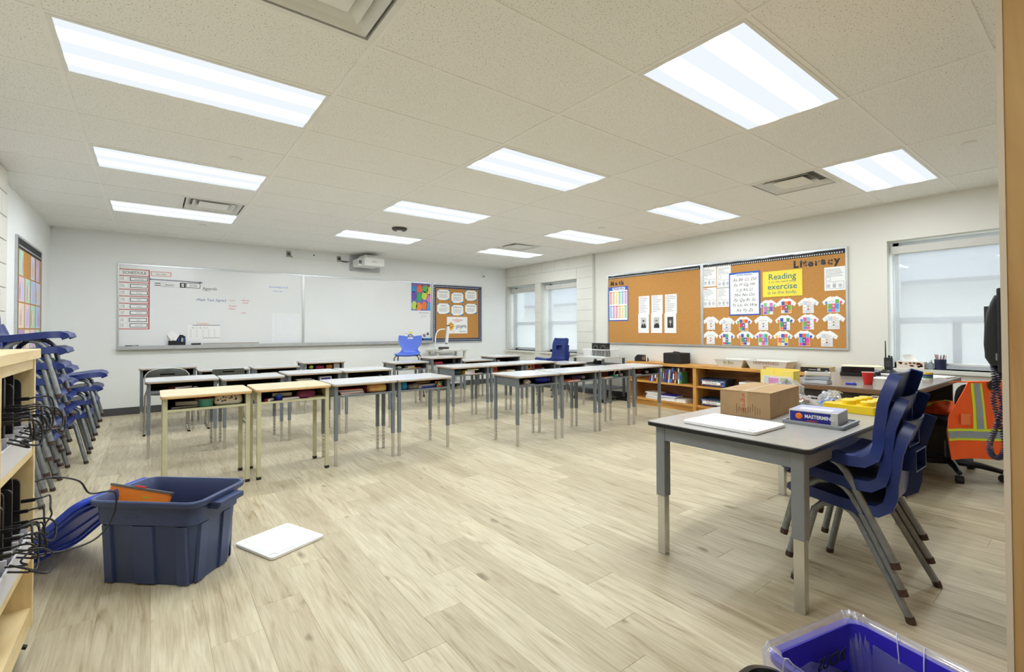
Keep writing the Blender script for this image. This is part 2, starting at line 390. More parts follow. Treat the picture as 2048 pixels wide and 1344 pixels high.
for k in range(-1, 11):
    z0 = max(0, .12+.2*k); z1 = .12+.2*(k+1)
    if z1 <= 2.33: blk(4.86, 5.27, z0, z1, .0025)
    if .7 < z0 < 2.1: blk(6.305, 6.48, z0, z1, .0025)
    if z1 <= .73:
        for j, y0 in enumerate((5.27, 5.67, 6.07, 6.47, 6.87)): blk(y0, min(y0+.4, 7.27), z0, z1, .0025)
        blk(7.27, 7.5, z0, z1, .0025)
blk(5.27, 7.05, 2.12, 2.32, .0025); blk(7.05, 7.5, 2.12, 2.32, .0025)
for j in range(5): blk(7.45-.394*(j+1), 7.45-.394*j, 2.325, CEIL, .006, .004)
blk(4.86, 5.48, 2.32, CEIL, .002); blk(7.45, 7.5, 2.325, CEIL, .002)
# baseboards
struct('baseboard_front', B().box(XL, XW, YW-.008, YW, 0, .10).box(XL, XW, YW-.016, YW-.008, 0, .008), M_BASE)
struct('baseboard_left', B().box(XL, XL+.008, 4.82, YW-.02, 0, .10), M_BASE)
struct('baseboard_right', B().box(XW-.008, XW, YB+.05, 4.84, 0, .10).box(XB-.008, XB, 4.86, YW-.02, 0, .10), M_BASE)

# ================================================================ windows
def window(n, x, y0, y1, z0, z1, rails, reveal_x):
    wn = struct('window_%d' % n, B().box(x, x+.05, y0, y0+.05, z0, z1).box(x, x+.05, y1-.05, y1, z0, z1).box(x, x+.05, y0, y1, z0, z0+.05).box(x, x+.05, y0, y1, z1-.05, z1), M_FRAME)
    zr, mull = rails
    B().box(x+.004, x+.046, y0+.05, y1-.05, zr-.035, zr+.035).build('rail', M_FRAME, wn)
    B().box(x+.02, x+.026, y0+.05, y1-.05, zr+.03, z1-.05).build('pane', M_GLASS, wn)
    if mull is not None:
        B().box(x+.004, x+.046, mull-.035, mull+.035, z0+.05, zr-.03).build('mullion', M_FRAME, wn)
        B().box(x+.02, x+.026, y0+.05, mull-.03, z0+.05, zr-.03).build('pane', M_GLASS, wn)
        B().box(x+.02, x+.026, mull+.03, y1-.05, z0+.05, zr-.03).build('pane', M_GLASS, wn)
    else: B().box(x+.02, x+.026, y0+.05, y1-.05, z0+.05, zr-.03).build('pane', M_GLASS, wn)
    B().box(reveal_x-.03, x, y0+.001, y1-.001, z0-.04, z0).build('window_sill', mat('window_sill_paint', (222,222,212), .5, var=.02), wn, bevel=.004)
    return wn
window(1, 6.98, WA[0], WA[1], .72, 2.12, (1.30, None), XB)
window(2, 6.98, WBn[0], WBn[1], .72, 2.12, (1.30, None), XB)
window(3, 6.98, W3[0], W3[1], .74, 2.115, (1.25, .07), XW)
def blind(name, label, x, y0, y1, ztop, zbot, cass):
    t = thing(name, label, 'roller blind', (x, (y0+y1)/2, zbot), group='roller blinds')
    h = (y1-y0)/2; H_ = ztop-zbot
    B().box(-.05, .03, -h, h, H_-cass, H_).build('cassette', mat('blind_cassette', (206,204,198), .5, var=.02), t, bevel=.006)
    B().add([(0,-h+.02,.015),(0,h-.02,.015),(0,h-.02,H_-cass+.01),(0,-h+.02,H_-cass+.01)], [(0,1,2,3)]).build('fabric', M_SHADE, t)   # a single woven sheet
    B().box(-.008, .010, -h+.02, h-.02, 0, .024).build('bottom_bar', M_WHITE, t, bevel=.003)
    return t
blind('roller_blind', 'white roller blind pulled down over the window nearest the whiteboard wall', 6.87, WA[0]+.02, WA[1]-.03, 2.07, .76, .09)
blind('roller_blind', 'white roller blind behind the blue chairs on the block wall', 6.87, WBn[0]+.02, WBn[1]-.04, 2.07, .76, .09)
blind('roller_blind', 'wide white roller blind over the window behind the teacher desk', 6.87, W3[0]+.02, W3[1]-.02, 2.06, .78, .085)
# outside
struct('ground', B().box(XW+.4, 40, -30, 40, -.5, -.45), mat('pale_concrete_yard', (190,190,186), .9, var=.08))
nb = thing('neighbouring_building', 'pale building with a deep eave seen dimly through the wide blind', 'building', (14, 0, -.45))
B().box(0, 6, -14, 24, 0, 2.6).build('wall', mat('pale_brick', (214,212,208), .9, var=.08, scale=30), nb)
B().box(-1.2, 6.4, -14.5, 24.5, 2.6, 2.9).build('eave', mat('eave_metal', (150,154,160), .6), nb)
B().add([(-1.2,-14.5,2.9),(-1.2,24.5,2.9),(3,24.5,4.3),(3,-14.5,4.3),(6.4,-14.5,2.9),(6.4,24.5,2.9)], [(0,3,2,1),(3,4,5,2),(0,4,3),(1,2,5),(0,1,5,4)]).build('roof', mat('roof_shingle', (120,124,130), .8), nb)

# ================================================================ ceiling
ce = struct('ceiling', B().box(XL-.2, XW+.3, YB-.2, YW+.2, CEIL+.06, CEIL+.3), mat('ceiling_plenum', (120,118,112), .9))
LIGHTS = {(0,3),(0,6),(0,9),(2,0),(2,3),(2,6),(2,9),(4,0),(4,3),(4,6),(4,9),(0,0)}
VENTS = {(0,1):'left', (0,8):'right', (4,1):'left', (4,8):'left'}   # supply vents fill half a module
tm = {}
for i in range(-1, 6):
    for j in range(-4, 13):
        if (i, j) in LIGHTS: continue
        x0, x1 = max(i*TX, XL), min((i+1)*TX, XW); y0, y1 = max(j*TY, YB), min((j+1)*TY, YW)
        if y1-y0 < .03 or x1-x0 < .03: continue
        if (i, j) in VENTS:
            if VENTS[(i, j)] == 'left': x1 = x0+TX/2
            else: x0 = x0+TX/2
            if (i, j) == (0, 1): x0, x1 = 0, TX/2
            if (i, j) == (0, 8): x0, x1 = 0, TX/2
            if (i, j) in ((4,1),(4,8)): x0, x1 = 4*TX+TX/2, 5*TX
        key = (round(x1-x0, 3), round(y1-y0, 3))
        if key not in tm: tm[key] = B().box(.006, key[0]-.006, .006, key[1]-.006, 0, .014).mesh('ceiling_tile')
        link('ceiling_tile', tm[key], M_TILE, ce, (x0, y0, CEIL+.004))
for i in range(0, 6): B().box(i*TX-.012, i*TX+.012, YB, YW, CEIL, CEIL+.03).build('main_tee', M_TBAR, ce)
for j in range(-4, 13):
    if YB < j*TY < YW: B().box(XL, XW, j*TY-.012, j*TY+.012, CEIL+.0008, CEIL+.028).build('cross_tee', M_TBAR, ce)
for (i, j) in VENTS:
    xm = (i+.5)*TX; B().box(xm-.012, xm+.012, j*TY, (j+1)*TY, CEIL+.0004, CEIL+.028).build('cross_tee', M_TBAR, ce)
B().box(XL, XL+.022, YB, YW, CEIL-.002, CEIL+.02).box(XW-.022, XW, YB, 4.86, CEIL-.002, CEIL+.02).box(XL, XW, YW-.022, YW, CEIL-.002, CEIL+.02).box(XB-.022, XB, 4.86, YW, CEIL-.002, CEIL+.02).build('wall_angle', M_TBAR, ce)
# recessed fluorescent fixtures
lens_me = B().box(-.578, .578, -.272, .272, 0, .004).mesh('diffuser'); lens_me.materials.append(M_WHITE); lens_me.materials.append(M_LENS); lens_me.polygons[0].material_index = 1
fm = B().box(-.5976, .5976, -.288, -.27, -.002, .07).box(-.5976, .5976, .27, .288, -.002, .07).box(-.5976, -.576, -.27, .27, -.002, .07).box(.576, .5976, -.27, .27, -.002, .07).box(-.5976, .5976, -.288, .288, .07, .08).mesh('frame')
fm.materials.append(M_WHITE)
rown = {0: 'nearest', 3: 'second', 6: 'third', 9: 'farthest', -3: 'rearmost'}; coln = {0: 'left', 2: 'middle', 4: 'right'}
for (i, j) in sorted(LIGHTS):
    t = thing('ceiling_light', ('lit two-tube ceiling light panel, %s of the %s line' % ({3: 'nearest', 6: 'second', 9: 'farthest'}.get(j) if i == 0 else rown[j], coln[i])) if (i, j) != (0, 0) else 'lit ceiling light panel overhead, beyond the top edge of the view', 'ceiling light',
              ((i+.5)*TX, (j+.5)*TY, CEIL), group='ceiling light panels')
    link('frame', fm, M_WHITE, t); link('diffuser', lens_me, M_LENS, t, (0, 0, .002))
# square supply vents: stepped cones
def vent(x, y, label):
    t = thing('ceiling_vent', label, 'air vent', (x, y, CEIL), group='square ceiling vents')
    B().box(-.30,.30,-.295,-.265,-.004,.03).box(-.30,.30,.265,.295,-.004,.03).box(-.30,-.27,-.265,.265,-.004,.03).box(.27,.30,-.265,.265,-.004,.03).build('frame', M_WHITE, t)
    B().box(-.27,.27,-.265,.265,.05,.055).build('duct_opening', mat('duct_grey', (150,150,145), .7), t)
    for a, b_, z in ((.255,.205,.0), (.195,.145,.002), (.135,.0,.004)):
        if b_: B().add([(-a,-a,z),(a,-a,z),(a,a,z),(-a,a,z),(-b_,-b_,z+.04),(b_,-b_,z+.04),(b_,b_,z+.04),(-b_,b_,z+.04)], [(0,1,5,4),(1,2,6,5),(2,3,7,6),(3,0,4,7)]).build('cone', M_WHITE, t)
        else: B().rbox(-a,a,-a,a,z,z+.006,.01).build('centre_plate', M_WHITE, t)
vent(TX*.75, TY*1.5, 'large square ceiling vent above the camera, cut by the top edge')
vent(TX*.75, TY*8.5-.1+.1, 'square ceiling vent between the left ceiling lights')
vent(TX*4.25, TY*1.5, 'square ceiling vent beside the right ceiling lights')
vent(TX*4.25, TY*8.5, 'small-looking square vent near the two blind windows')
# sprinkler cover plates and a ceiling detector
for (x, y, lb) in ((.905, 3.30, 'white round sprinkler cover above the left desks'), (5.18, -.30, 'white round sprinkler cover near the wooden upright'), (5.19, 3.29, 'white round sprinkler cover by the right lights'),
                   (.897, 6.25, 'white round sprinkler cover near the schedule'), (5.166, 6.29, 'white round sprinkler cover near the corner window')):
    o = B().lathe([(.04,-.005),(.044,-.002),(.044,.0045)], 24).build('sprinkler_cover', M_WHITE, loc=(x, y, CEIL), smooth=True); tag(o, lb, 'sprinkler cover', 'sprinkler covers')
t = thing('ceiling_detector', 'dark round detector on the ceiling in front of the projector', 'detector', (3.02, 4.93, CEIL))
B().lathe([(.05,-.035),(.085,-.03),(.10,-.012),(.10,.0045)], 24).build('body', mat('detector_grey', (70,68,62), .5), t, smooth=True)
B().lathe([(.03,-.042),(.04,-.036),(.04,-.03)], 20).build('lens', M_WHITE, t, smooth=True)
# ================================================================ front wall: whiteboards and everything on them
M_WB = mat('whiteboard_enamel', (238,240,240), .16, var=.01, scale=2)
M_RED = pc(196,58,48); M_NAVY = mat('navy_border', (40,52,86), .6); M_BLUEPEN = pc(52,66,150); M_REDPEN = pc(214,110,110); M_LBLUE = pc(120,160,214)
def frame_bars(u0, u1, v0, v1, t, w0, w1): return B().box(u0,u1,v0,v0+t,w0,w1).box(u0,u1,v1-t,v1,w0,w1).box(u0,u0+t,v0+t,v1-t,w0,w1).box(u1-t,u1,v0+t,v1-t,w0,w1)
def whiteboard(u, label):
    t = thing('whiteboard', label, 'whiteboard', **FRONT(u, .905))
    B().box(.018, 2.397, .05, 1.187, .002, .012).build('writing_surface', M_WB, t)
    frame_bars(0, 2.415, 0.03, 1.205, .018, 0, .018).build('frame', M_ALU, t)
    B().box(0, 2.415, 0, .045, 0, .078).box(0, 2.415, .045, .052, .071, .078).build('tray', M_ALU, t)
    return t
w1 = whiteboard(.005, 'left whiteboard with the schedule chart and agenda notes')
w2 = whiteboard(2.42, 'right whiteboard, mostly blank, with the balloon poster at its end')
def wr(body, x, z, size, m, sh=.15): text(body, size, m, w1, x-.005, z-.905, .0122, 'handwriting', shear=sh, extrude=.0002)
wr('Agenda', .985, 1.785, .062, M_INKD); B().box(.985, 1.09, .866, .869, .0121, .0125).build('underline', M_INKD, w1)
wr('-Math Test Signed', .90, 1.615, .054, M_BLUEPEN); wr('- Lori', 1.325, 1.625, .04, M_REDPEN); wr('- Nicole\n   Stella', 1.485, 1.63, .038, M_REDPEN)
wr('Taylor\nMyles', 1.33, 1.535, .042, M_REDPEN); wr('- Kyle', 1.487, 1.435, .034, M_REDPEN)
wr('Knowledge hook', 1.895, 1.865, .042, M_LBLUE); wr('Unit test', 1.955, 1.80, .04, M_LBLUE)
text('I have who has', .035, M_INKD, w2, 4.56-2.42, 1.495-.905, .0122, 'handwriting', shear=.15)
frame_bars(2.20, 2.30, .515, .55, .003, .0121, .0125).build('drawn_box', M_INK, w2)
# schedule chart
t = thing('schedule_chart', 'red-ruled schedule chart with eight subject cards at the left end of the whiteboard', 'schedule', **FRONT(.022, 1.195, .0125))
H_ = [.0, .182, .272, .359, .459, .554, .652, .745, .835]
b = B()
for h in H_: b.box(0, .335, h-.005, h+.005, 0, .0008)
b.box(.322, .335, 0, .835, 0, .0008).build('red_tape', M_RED, t)
hd = B().box(.002, .32, .752, .829, 0, .0006).build('header_card', M_PAPER, t); text('SCHEDULE', .058, M_INKD, hd, .03, .772, .0008, shear=.1, sx=.95)
subj = ['Attendance', 'Literacy', 'Recess', 'Math', 'Lunch', 'Science', 'Gym', 'Dismissal']; tm_ = ['9:00\n9:20', '9:20\n10:20', '10:20\n10:40', '10:40\n11:40', '11:40\n12:40', '12:40\n1:40', '1:40\n2:40', '2:40\n3:20']
zc = [.70, .603, .507, .409, .316, .226, .125, .048]
for k in range(8):
    a = B().rbox(0, .085, zc[k]-.028, zc[k]+.030, 0, .001, .012).build('time_card', M_PAPER, t); text(tm_[k], .022, M_INKD, a, .012, zc[k]+.006, .0012)
    x0 = .108 if k == 6 else .116
    a = B().box(x0, x0+.197, zc[k]-.026, zc[k]+.028, 0, .001).build('subject_card', M_PAPER, t)
    frame_bars(x0, x0+.197, zc[k]-.026, zc[k]+.028, .007, .001, .0014).build('card_border', M_INKD, a); text(subj[k], .022, M_INK, a, x0+.1, zc[k]-.006, .0012, align='CENTER')
t = thing('name_sign', 'small red-framed paper sign beside the schedule header', 'sign', **FRONT(.37, 1.953, .0125))
B().box(0, .237, 0, .068, 0, .0008).build('sheet', M_PAPER, t); frame_bars(0, .237, 0, .068, .009, .0008, .0012).build('border', pc(226,150,140), t); text('Our Class', .03, M_INK, t, .118, .022, .001, align='CENTER')
t = thing('pointer_stick', 'thin grey pointer held across the left whiteboard', 'pointer', **FRONT(.36, 1.895, .015))
B().tube([(0,.012,.006),(.3,.006,.006),(.63,-.004,.006)], .005, 8).build('rod', M_INK, t); [B().cbox(x,y,.006,.03,.02,.012).build('magnet_clip', pc(110,130,150), t) for x,y in ((0,.012),(.6,-.004))]
t = thing('date_banner', 'paper date strip reading the month, day and 2026 on the whiteboard', 'sign', **FRONT(.412, 1.803, .0125))
B().box(0, .07, .0, .07, 0, .001).build('day_card', M_PAPER, t); B().box(0,.07,.015,.025,.001,.0014).box(0,.07,.045,.055,.001,.0014).build('day_print', M_INKD, t)
B().add([(.07,.0,0),(.11,.015,.02),(.18,.005,.012),(.295,.0,.0),(.295,.07,0),(.2,.066,.012),(.12,.06,.022),(.07,.065,0)], [(0,1,6,7),(1,2,5,6),(2,3,4,5)]).build('month_card', M_PAPER, t)
text('January', .036, M_INK, t, .125, .022, .022)
a = B().box(.298, .366, 0, .072, 0, .001).build('number_card', M_INKD, t); B().box(.315,.348,.012,.06,.001,.0014).build('number_back', M_PAPER, a); text('31', .04, M_INKD, a, .332, .022, .0016, align='CENTER')
a = B().box(.372, .549, 0, .075, 0, .001).build('year_card', M_PAPER, t); frame_bars(.372, .549, 0, .075, .007, .001, .0014).build('card_border', M_INKD, a); text('2026', .05, M_INK, a, .46, .02, .0012, align='CENTER')
# calendar sheet
t = thing('calendar_sheet', 'white month calendar leaning low on the left whiteboard', 'calendar', **FRONT(.807, 1.01, .0125))
B().box(0, .41, 0, .245, 0, .001).build('sheet', M_PAPER, t); B().box(.06,.41,.235,.242,.001,.0014).box(.19,.41,.045,.05,.001,.0014).build('rule', M_INKD, t); text('October', .045, pc(230,150,90), t, .11, .252, .0004)
text('Mo  Tu  We  Th  Fr', .026, M_INK, t, .05, .19, .0012); b = B()
for i in range(5):
    for j in range(4): b.box(.03+.075*i, .05+.075*i, .07+.03*j, .074+.03*j, .001, .0014)
b.build('print', M_INK, t)
# ruled page
t = thing('ruled_page', 'faint blue-lined sheet low on the whiteboard beside the seam', 'paper', **FRONT(1.943, .975, .0125))
B().box(0, .426, 0, .47, 0, .001).build('sheet', mat('faint_paper', (240,242,244), .5, var=.01), t); b = B()
for k in range(15): b.box(.045, .42, .02+.03*k, .022+.03*k, .001, .0013)
b.box(.045, .047, 0, .46, .001, .0013).build('ruling', pc(206,216,232), t)
# marker organizer, cards, eraser, markers on the tray
t = thing('marker_organizer', 'black marker organizer stuffed with cards on the whiteboard tray', 'organizer', **FRONT(.575, .951, .018))
B().box(0, .205, .0, .012, 0, .05).box(0,.205,.012,.07,0,.006).box(0,.205,.012,.055,.044,.05).box(0,.006,.012,.07,.006,.044).box(.199,.205,.012,.09,.006,.044).box(.1,.105,.012,.07,.006,.044).prism([(.1,.07),(.205,.07),(.205,.13),(.17,.155),(.1,.16)],0,.006).build('tray', M_BLACK, t)
B().cbox(.045,.14,.03,.09,.12,.003,rz=.45).build('note_card', M_PAPER, t); B().cbox(.075,.13,.036,.08,.1,.003,rz=-.5).build('note_card', M_PAPER, t)
for k, c in enumerate(((40,70,180),(30,30,34),(230,230,230),(60,120,200))): B().cyl((.12+.02*k,.014,.03),(.125+.02*k,.11,.03),.008,n=10).build('marker', pc(*c), t)
t = thing('whiteboard_eraser', 'dark felt eraser on the whiteboard tray below the calendar', 'eraser', (.91, YW-.045, .951))
B().box(-.06,.06,-.022,.022,0,.012).build('felt', pc(70,70,72), t); B().box(-.06,.06,-.022,.022,.012,.03).build('back', M_BLACK, t, bevel=.004)
for x, c, l in ((.12, (30,30,30), 'black marker lying at the far left of the whiteboard tray'), (.19, (150,150,150), 'grey marker lying beside the black one on the tray')):
    t = thing('marker', l, 'marker', (x, YW-.045, .951)); B().cyl((-.03,0,.008),(.03,0,.008),.008,n=10).build('barrel', pc(*c), t); B().cyl((.03,0,.008),(.045,0,.008),.0085,n=10).build('cap', M_BLACK, t)
t = thing('yardstick', 'long wooden yardstick resting in the left whiteboard tray', 'ruler', (1.0, YW-.034, .9515)); B().box(0,.75,-.004,.004,0,.028).build('stick', pc(206,200,186), t); B().box(0,.75,-.0046,-.004,.02,.026).build('scale_marks', M_INK, t)
t = thing('blue_pencil_tray', 'flat blue box lying at the right end of the whiteboard tray', 'box', (4.60, YW-.070, .951)); B().rbox(0,.23,0,.05,0,.05,.008).build('body', pc(30,92,150), t); B().rbox(-.005,.04,-.002,.052,.004,.054,.008).build('end_cap', M_BLACK, t)
for (u, v, c, l) in ((4.665, 1.035, (120,40,48), 'dark red square magnet on the right whiteboard'), (4.74, 1.065, (40,50,70), 'dark blue square magnet on the right whiteboard')):
    t = thing('magnet', l, 'magnet', **FRONT(u, v, .0125)); B().cbox(.02,.025,.004,.045,.05,.008,rz=.25).build('body', pc(*c), t, bevel=.002); B().cbox(.025,.03,.0085,.015,.02,.001,rz=.25).build('print', M_PAPER, t)
t = thing('memo_card', 'white and yellow memo card behind the periwinkle chair', 'card', **FRONT(4.275, 1.03, .0125)); B().box(0,.15,0,.1,0,.001).build('sheet', M_PAPER, t); B().box(.08,.15,.01,.1,.001,.0014).build('yellow_panel', pc(240,226,90), t); text('Read!', .03, M_INKD, t, .005, .06, .0012)
# birthday poster
t = thing('birthday_poster', 'poster of coloured balloons headed Happy Birthday on the right whiteboard', 'poster', **FRONT(4.405, 1.55, .0125))
B().box(0, .432, 0, .545, 0, .001).build('sheet', pc(96,110,190), t)
bal = [(.055,.44,(60,140,210)),(.175,.43,(236,110,60)),(.30,.44,(80,180,90)),(.40,.40,(236,210,80)),(.05,.29,(110,80,180)),(.165,.27,(60,170,100)),(.285,.30,(200,214,70)),(.39,.25,(224,120,190)),(.06,.10,(190,220,100)),(.16,.08,(240,150,70)),(.28,.10,(240,120,50)),(.39,.08,(70,160,220))]
for x, y, c in bal: B().prism([(min(.43,max(.002,x+.062*math.cos(a)*(1-.12*math.sin(a)))), min(.543,max(.002,y+.086*math.sin(a)))) for a in [k*math.pi/9 for k in range(18)]], .001, .0022).build('balloon', pc(*c), t)
text('Happy Birthday!', .062, pc(190,40,60), t, .216, .485, .0028, align='CENTER', bold=.001)
# wall outlets, raceway, projector
def outlet(u, v, label):
    t = thing('wall_outlet', label, 'outlet', **FRONT(u, v)); B().rbox(-.036,.036,-.05,.05,0,.006,.006).build('cover_plate', mat('outlet_steel', (170,168,160), .4, .3), t)
    B().lathe([(.022,.006),(.022,.035),(.014,.045)], 14).build('plug', M_BLACK if u > 2.9 else pc(90,88,84), t); B().tube([(0,0,.04),(.02,-.03,.05),(.05,-.05,.03),(.14 if u > 2.9 else .04,-.055,.02)], .005, 8).build('plug_cord', M_BLACK, t); return t
outlet(2.19, 2.445, 'wall outlet at the left end of the cable raceway'); outlet(3.015, 2.435, 'wall outlet beside the projector plate')
t = thing('cable_raceway', 'thin white cable raceway above the whiteboard', 'cable cover', **FRONT(2.24, 2.375)); B().box(0,.73,0,.02,0,.016).build('duct', M_WHITE, t); B().box(.82,.955,.02,.03,0,.01).build('duct_end', M_BLACK, t)
B().lathe([(.012,0),(.012,.004)],12,Matrix.Translation((.355,.085,0))).build('blank_plate', M_BLACK, t)
t = thing('projector', 'white short-throw projector on a grey wall plate above the whiteboard', 'projector', **FRONT(3.2, 2.235))
B().rbox(0,.565,0,.285,0,.02,.03,4).build('wall_plate', mat('projector_plate', (186,188,192), .45), t)
B().box(.20,.36,.20,.235,.02,.42).build('arm', M_WHITE, t)
hb = B().rbox(.04,.44,.06,.20,.06,.34,.03).build('body', M_WHITE, t, bevel=.008)
B().box(.055,.2,.10,.16,.3401,.342).build('side_vents', M_INK, hb)
B().rbox(.10,.46,.055,.20,.34,.50,.02).build('front_hood', M_WHITE, t, bevel=.01); text('EPSON', .03, M_INK, t, .28, .115, .5005, align='CENTER')
B().rbox(.13,.42,.20,.255,.10,.40,.02).build('top_bracket', M_WHITE, t, bevel=.006)
t = thing('wall_sensor', 'small white sensor on the front wall near the corner', 'sensor', **FRONT(6.06, 2.29)); B().rbox(0,.075,0,.12,0,.035,.012).build('case', M_WHITE, t, bevel=.006); B().rbox(.02,.055,.02,.05,.035,.037,.008).build('lens', M_INK, t)

# ================================================================ cork boards
def cork_board(name, label, F, wd, ht, border_top_only):
    t = thing(name, label, 'cork board', **F)
    B().box(.02, wd-.02, .02, ht-.02, .002, .012).build('cork_panel', M_CORK, t)
    frame_bars(0, wd, 0, ht, .022, 0, .02).build('frame', M_ALU, t)
    if border_top_only:
        B().box(.022, wd-.022, ht-.075, ht-.022, .012, .0135).build('border_strip', M_INKD, t); b = B(); n = int((wd-.06)/.026)
        for k in range(n): b.box(.03+.026*k, .042+.026*k, ht-.066, ht-.052, .0135, .0142)
        b.build('border_squares', M_PAPER, t); random.seed(3); b = B()
        for k in range(9): x = .05+random.random()*(wd-.4); b.add([(x,ht-.03,.0137),(x+.22,ht-.026,.0137),(x+.26,ht-.022,.0137),(x+.03,ht-.024,.0137)],[(0,1,2,3)])
        b.build('border_edge', M_PAPER, t)
    else:
        frame_bars(.022, wd-.022, .022, ht-.022, .065, .012, .0135).build('border_strip', M_NAVY, t); b = B(); n = int((wd-.1)/.033)
        for k in range(n):
            x = .052+.033*k; b.box(x, x+.014, ht-.06, ht-.046, .0135, .0142).box(x, x+.014, .046, .06, .0135, .0142).box(.046,.06,x,x+.014,.0135,.0142).box(wd-.06,wd-.046,x,x+.014,.0135,.0142)
        b.build('border_dots', M_PAPER, t)
    return t
cork_board('cork_board', 'cork board with a navy border on the whiteboard wall', FRONT(4.86, .905), 1.2, 1.2, False)
vals = ['Responsibility', 'Organization', 'Independent\nWork', 'Initiative', 'Collaboration', 'Self Regulation']
pos = [(4.971,1.776),(5.303,1.727),(5.638,1.787),(4.971,1.493),(5.303,1.468),(5.637,1.505)]; ordn = ['top left','top middle','top right','lower left','lower middle','lower right']
for k in range(6):
    t = thing('value_card', 'white card with blue corners, %s of six on the navy-bordered board' % ordn[k], 'card', group='learning skill cards', **FRONT(pos[k][0], pos[k][1], .0125))
    B().box(0,.285,0,.215,0,.0012).build('sheet', M_PAPER, t); text(vals[k].split('\n')[0], .038, M_INKD, t, .142, .155, .0014, align='CENTER', shear=.2); b = B()
    for j in range(4): b.box(.04,.245-.03*(j%2),.115-.022*j,.12-.022*j,.0012,.0016)
    b.build('print', M_INK, t)
    B().prism([(0,0),(.05,0),(.02,.03),(0,.05)],.0012,.0018).prism([(.285,0),(.285,.045),(.25,.02),(.17,0)],.0012,.0018).prism([(0,.215),(0,.17),(.03,.2),(.06,.215)],.0012,.0018).prism([(.285,.215),(.24,.215),(.285,.18)],.0012,.0018).build('corner_art', pc(50,130,180), t)
t = thing('bear_poster', 'poster with a yellow ice warning sign and two white bears', 'poster', **FRONT(5.196, 1.09, .0125))
B().box(0,.492,0,.345,0,.0012).build('sheet', M_PAPER, t)
dm = B().prism([(.01,.155),(.095,.25),(.185,.155),(.095,.045)],.0012,.002).build('warning_sign', pc(240,180,60), t); text('WATCH', .032, M_INKD, dm, .096, .185, .0024, align='CENTER'); text('FOR', .016, M_INKD, dm, .096, .162, .0024, align='CENTER'); text('ICE', .05, M_INKD, dm, .096, .108, .0024, align='CENTER', bold=.001)
B().box(.035,.04,0,.1,.0012,.0018).box(.15,.155,0,.1,.0012,.0018).build('sign_post', M_INK, t)
text('Learn', .026, pc(220,90,60), t, .25, .305, .0014, align='CENTER'); text('from the mistakes', .034, pc(214,70,50), t, .25, .272, .0014, align='CENTER', bold=.0008); text('of others...', .034, pc(214,70,50), t, .25, .24, .0014, align='CENTER', bold=.0008)
def bear(x, y, s, f):
    P = [(0,.0),(.02,.03),(.0,.06),(.03,.09),(.08,.1),(.13,.085),(.17,.08),(.19,.06),(.16,.04),(.155,0),(.13,0),(.125,.03),(.07,.03),(.06,0)]
    return B().prism([(x+(f*px)*s, y+py*s) for px, py in (P if f > 0 else P[::-1])], .0012, .0018)
bear(.20,.09,.9,1).build('bear_art', mat('bear_grey', (186,190,192), .7, var=.15, scale=60), t); bear(.475,.11,.75,-1).build('bear_art', MATS['bear_grey'], t); B().box(.3,.46,.03,.034,.0012,.0016).box(.3,.46,.045,.05,.0012,.0016).build('print', M_INKD, t)

cork_board('cork_board', 'large cork board headed Math beside the block pier', RIGHT(4.535, .915), 1.785, 1.2, True)
cork_board('cork_board', 'large cork board headed Literacy covered with paper shirts', RIGHT(2.75, .915), 1.805, 1.2, True)
LETC = [(230,60,60),(60,150,220),(240,200,60),(80,190,110),(236,236,230),(200,80,180)]
def letters(word, y, z, size, step, lab):
    for k, ch in enumerate(word):
        t = thing('display_letter', 'black dotted cut-out letter %s of the %s heading' % (ch if word.count(ch) == 1 else ch, lab), 'letter', group='%s heading letters' % lab, **RIGHT(y-step[k], z+(.004*(k % 3)), .0135))
        o = text(ch, size, M_INKD, t, 0, 0, .001, 'letter_cutout', bold=.0045, extrude=.001); me = o.data
        xs = [v.co.x for v in me.vertices]; ys = [v.co.y for v in me.vertices]; random.seed(k*5+len(word)); b = [B() for _ in range(3)]
        polys = [p for p in me.polygons if p.normal.z > .9 and p.area > 2e-6]
        for q in range(min(11 if len(word) > 4 else 6, len(polys))):
            p = polys[int(q*len(polys)/11) % len(polys)]; cx, cy = p.center.x, p.center.y
            b[q % 3].cbox(cx, cy, .0024, .0055, .0055, .0008, rz=q)
        for q in range(3):
            if b[q].v: b[q].build('dot_print', pc(*LETC[(k+q*2) % 6]), t)
letters('Math', 4.465, 1.925, .098, [0,.105,.185,.235], 'Math')
letters('Literacy', 1.522, 1.925, .118, [0,.075,.11,.165,.24,.305,.375,.445], 'Literacy')
# multiplication chart
t = thing('multiplication_poster', 'blue-edged multiplication chart with rainbow columns', 'poster', **RIGHT(4.512, 1.308, .0135))
B().box(0,.427,0,.59,0,.0012).build('sheet', pc(52,96,186), t); B().box(.018,.409,.018,.525,.0012,.0018).build('chart_panel', M_PAPER, t)
B().rbox(.09,.36,.53,.575,.0012,.002,.01).build('title_panel', M_PAPER, t); text('Multiplication', .042, pc(40,70,160), t, .225, .542, .0022, align='CENTER', bold=.001)
rc = [(232,110,100),(240,170,110),(240,214,110),(120,190,110),(110,160,220),(190,120,190)]
for r_ in range(2):
    for k in range(6):
        c = rc[k if r_ == 0 else (k+4) % 6]; x = .028+.064*k; y = .285 if r_ == 0 else .045
        a = B().box(x, x+.05, y, y+.21, .0018, .0022).build('times_table', pc(*[int(v*.4+153) for v in c]), t); B().box(x, x+.05, y+.195, y+.218, .0022, .0026).build('table_head', pc(*c), a); b = B()
        for j in range(10): b.box(x+.006, x+.044, y+.008+.018*j, y+.014+.018*j, .0022, .0025)
        b.build('print', pc(*[int(v*.75) for v in c]), a)
